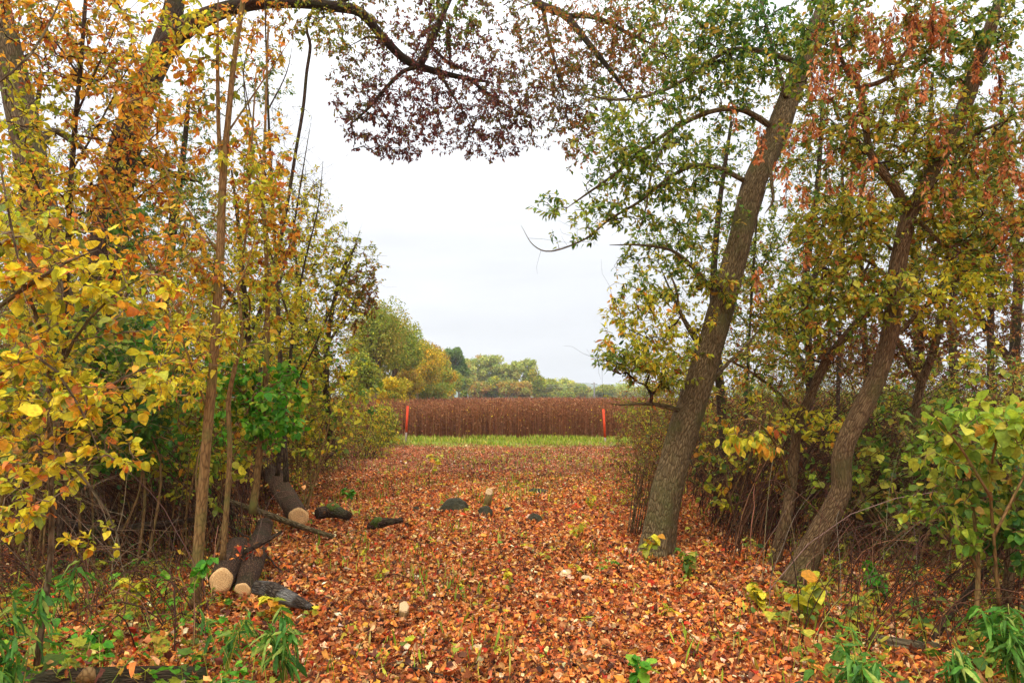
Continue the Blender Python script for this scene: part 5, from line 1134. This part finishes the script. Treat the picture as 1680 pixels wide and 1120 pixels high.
for (lab, px, d, h, w_, n, pl_, p2, sz, t) in [
  ('dark twiggy bramble mound filling the space between the two big trunks', 1220, 8.6, 1.75, 2.4, 210, 'brn', 'mix', .05, 'oval'),
  ('dark bramble mound behind the crooked trunk', 1400, 8.8, 1.8, 2.4, 220, 'brn', 'grn', .055, 'oval'),
  ('leafy green bramble right of the crooked trunk', 1520, 7.4, 1.7, 1.9, 200, 'grn', 'olv', .065, 'oval'),
  ('tangled bramble with mixed leaves at the right edge', 1640, 7.6, 2.0, 2.2, 230, 'mix', 'brn', .07, 'oval'),
  ('brown bramble with yellow-green leaves left of the leaning trunk', 1062, 10.0, 1.3, 1.1, 150, 'brn', 'oly', .05, 'oval'),
  ('dry reddish bramble arching just right of the right stake', 1082, 14.0, 1.8, 1.7, 230, 'brn', 'olv', .055, 'oval'),
  ('olive bush behind the leaning trunk, topped with yellow leaves', 1140, 13.0, 2.8, 2.8, 330, 'olv', 'brn', .07, 'oval'),
  ('orange and yellow bush behind the bramble mound', 1250, 11.5, 2.6, 2.8, 320, 'olv', 'org', .065, 'oval'),
  ('mixed bush behind the slim bending tree', 1350, 12.5, 2.7, 2.8, 330, 'olv', 'brn', .07, 'oval'),
  ('brown bush under the dark straight trees', 1480, 11.5, 2.3, 2.8, 320, 'brn', 'olv', .065, 'oval'),
  ('green-brown bush below the dark tree nearest the right edge', 1620, 10.5, 2.1, 2.8, 320, 'mix', 'brn', .07, 'oval'),
  ('low bush between the right stake and the leaning trunk', 1070, 20.0, 1.4, 1.7, 200, 'brn', 'oly', .07, 'oval'),
  ('bush at the back of the right thicket, with a flat olive top', 1120, 19.0, 2.6, 3.6, 340, 'olv', 'brn', .085, 'oval'),
  ('wide olive bush at the back behind the crooked trunk', 1400, 18.0, 2.6, 5.0, 460, 'mix', 'olv', .09, 'oval'),
  ('wide brown bush at the back near the right edge', 1620, 17.5, 2.4, 5.0, 460, 'brn', 'olv', .09, 'oval')]:
    shrub('thicket_bush', lab, px, d, h, w_, n, pl_, t, sz, 10, rb, pal2=p2, dead=200 if d < 11 else 90, nst=10, tip=.0021, zc=.5, hh=.5, twig='twd' if d < 9.5 or d > 15 else 'twr')
plant('bramble_canes', 'fan of thin reddish canes growing against the foot of the leaning trunk', 'bramble',
  [[(1035,872,7.6,3),(1045,820,7.6,3),(1062,760,7.6,2)]] + [[(1030 + k * 4, 874, 7.5 + .03 * k, 2.6), (1036 + k * 4.5, 830 - k * 2, 7.6, 2.2), (1040 + k * 7, 770 - (k * 37 % 40), 7.7, 1.2)] for k in range(12)],
  [(1060,780,7.6,26,40,.25,20,'brn')], leaf='oval', per=4, size=.045, mat=M_BARK_B, twig='twr', tip=.0018, grow_from=.4, sides=8, trunk_name='cane', crown_name='foliage', dead=40)

# ------------------------------------------------------------------ low green plants in front
def leafy_plant(name, label, px, d, h, pal, nst=4, nl=22, size=.13, leaf='long', spread=.35, cat='plant', group=None, lean=(0, 0), down=.9, px_is_base=True, wm=1.0, zs=0.0):
    rng = rng_for(label); x = (px - 840) / F * d; z = float(G(x, d)); base = np.array([x, d, z]); root = empty(name, base, label, cat, group)
    g = Geo(); gl = Geo(); pl, rl = [], []
    for k in range(nst):
        a = rng.uniform(0, 2 * pi); hh = h * rng.uniform(.6, 1.05); s = spread * hh * rng.uniform(.3, 1.2)
        top = base + np.array([np.cos(a) * s + lean[0], np.sin(a) * s + lean[1], hh]); t = np.linspace(0, 1, 8)[:, None]
        pts = base + (top - base) * t + np.array([0, 0, 1]) * (.12 * hh * np.sin(pi * t)) + rng.normal(0, .004, (8, 3)) * t
        pl.append(pts); rl.append(np.linspace(.0035, .0015, 8))
        f = np.clip(rng.beta(2.4, 1.2, nl) * .95 + .05, 0, .999) * 7; i = f.astype(int); fr = (f - i)[:, None]; p = pts[i] * (1 - fr) + pts[i + 1] * fr
        aa = rng.uniform(0, 2 * pi, nl); dr = norm(np.stack([np.cos(aa), np.sin(aa), rng.normal(.0, .3, nl) - down * .4], -1))
        leaves(gl, leaf, p, dr, np.array([0, 0, 1.]) + rng.normal(0, .25, (nl, 3)), size * np.exp(rng.normal(0, .25, nl)), pick(pal, rng, nl, .12), .35 * down + .1, np.full(nl, wm), rng)
    chains(g, pl, rl, 5, pick('grs', rng, len(pl))); g.build('stem', M_TWIG, root, base, smooth=True); gl.build('foliage', M_LEAF, root, base)
wl = 'willow-leaved green plants in the foreground'
for (lab, px, d, h, n, nl, sz) in [
  ('drooping willow-leaved plant at the left edge under the yellow shrub', 60, 3.4, .68, 5, 26, .15),
  ('willow-leaved plant low at the bottom left corner', 10, 3.25, .48, 4, 20, .13),
  ('light green willow-leaved plant directly in front of the log ends', 385, 4.0, .42, 3, 14, .12),
  ('bright green willow-leaved plant right of the bark-covered logs, tips hanging over the leaves', 478, 4.0, .44, 4, 22, .14),
  ('wide dark green willow-leaved clump at the bottom edge left of the path', 385, 3.5, .22, 8, 22, .14),
  ('small willow-leaved clump at the bottom edge below the hanging bright green one', 465, 3.45, .17, 4, 14, .12),
  ('willow-leaved plant at the bottom edge right of the path', 1395, 3.6, .40, 7, 24, .13),
  ('tall bright green willow-leaved clump in the bottom right corner', 1640, 3.7, .46, 8, 30, .14),
  ('low willow-leaved clump between the two bottom right ones', 1540, 3.65, .32, 6, 22, .12),
  ('small willow-leaved sprig at the bottom edge under the curved dark stick', 1020, 3.5, .14, 3, 12, .10)]:
    leafy_plant('willow_leaf_plant', lab, px, d, h, 'wil', n + 2, nl, sz * .66, group=wl, wm=.95)
sd = 'broad-leaved seedlings on the forest floor'
for (lab, px, d, h, n, nl, sz, pl_, t) in [
  ('cluster of dark green lobed leaves in the bottom left corner', 25, 3.5, .22, 6, 12, .07, 'bgr', 'maple'),
  ('maple seedling with yellow-green leaves left of the nearest sapling', 240, 4.9, .34, 5, 12, .055, 'oly', 'maple'),
  ('pale maple seedling beside the flecked bark log', 462, 5.0, .20, 3, 6, .075, 'oly', 'maple'),
  ('light green seedling at the foot of the nearest sapling, leaves at knee height', 312, 4.95, .42, 4, 10, .07, 'bgr', 'wide'),
  ('green seedling low on the ground left of the rotting log', 180, 4.2, .20, 6, 10, .06, 'bgr', 'maple'),
  ('seedling in the middle of the path with a few yellow-green leaves', 838, 6.0, .20, 3, 7, .045, 'oly', 'wide'),
  ('bright seedling at the path edge before the leaning trunk', 945, 7.7, .22, 3, 9, .06, 'oly', 'wide'),
  ('seedling with lime leaves standing before the crooked trunk', 1310, 4.8, .36, 4, 9, .085, 'oly', 'wide'),
  ('green seedling left of the crooked trunk foot', 1240, 5.2, .26, 4, 9, .07, 'oly', 'wide'),
  ('bright green seedling on the floor right of the crooked trunk', 1420, 5.4, .34, 4, 12, .08, 'bgr', 'wide'),
  ('seedling with pale leaves against the foot of the leaning trunk', 1052, 6.6, .30, 4, 8, .06, 'oly', 'wide'),
  ('seedling of green leaves at the right edge of the leaning trunk foot', 1125, 6.2, .28, 4, 10, .06, 'grn', 'wide'),
  ('green seedling at the bottom edge beside the curved dark stick', 1045, 3.9, .20, 3, 7, .06, 'bgr', 'wide'),
  ('small green seedling far up the path before the grass strip', 712, 14.2, .42, 4, 10, .08, 'oly', 'wide'),
  ('seedling on the dark sawn log side of the path', 575, 10.4, .26, 4, 12, .06, 'bgr', 'wide'),
  ('yellow-leaved seedling right of the stone row', 968, 9.4, .28, 4, 12, .05, 'oly', 'wide')]:
    leafy_plant('seedling', lab, px, d, h, pl_, n, nl, sz, t, .5, 'seedling', sd, down=.5)
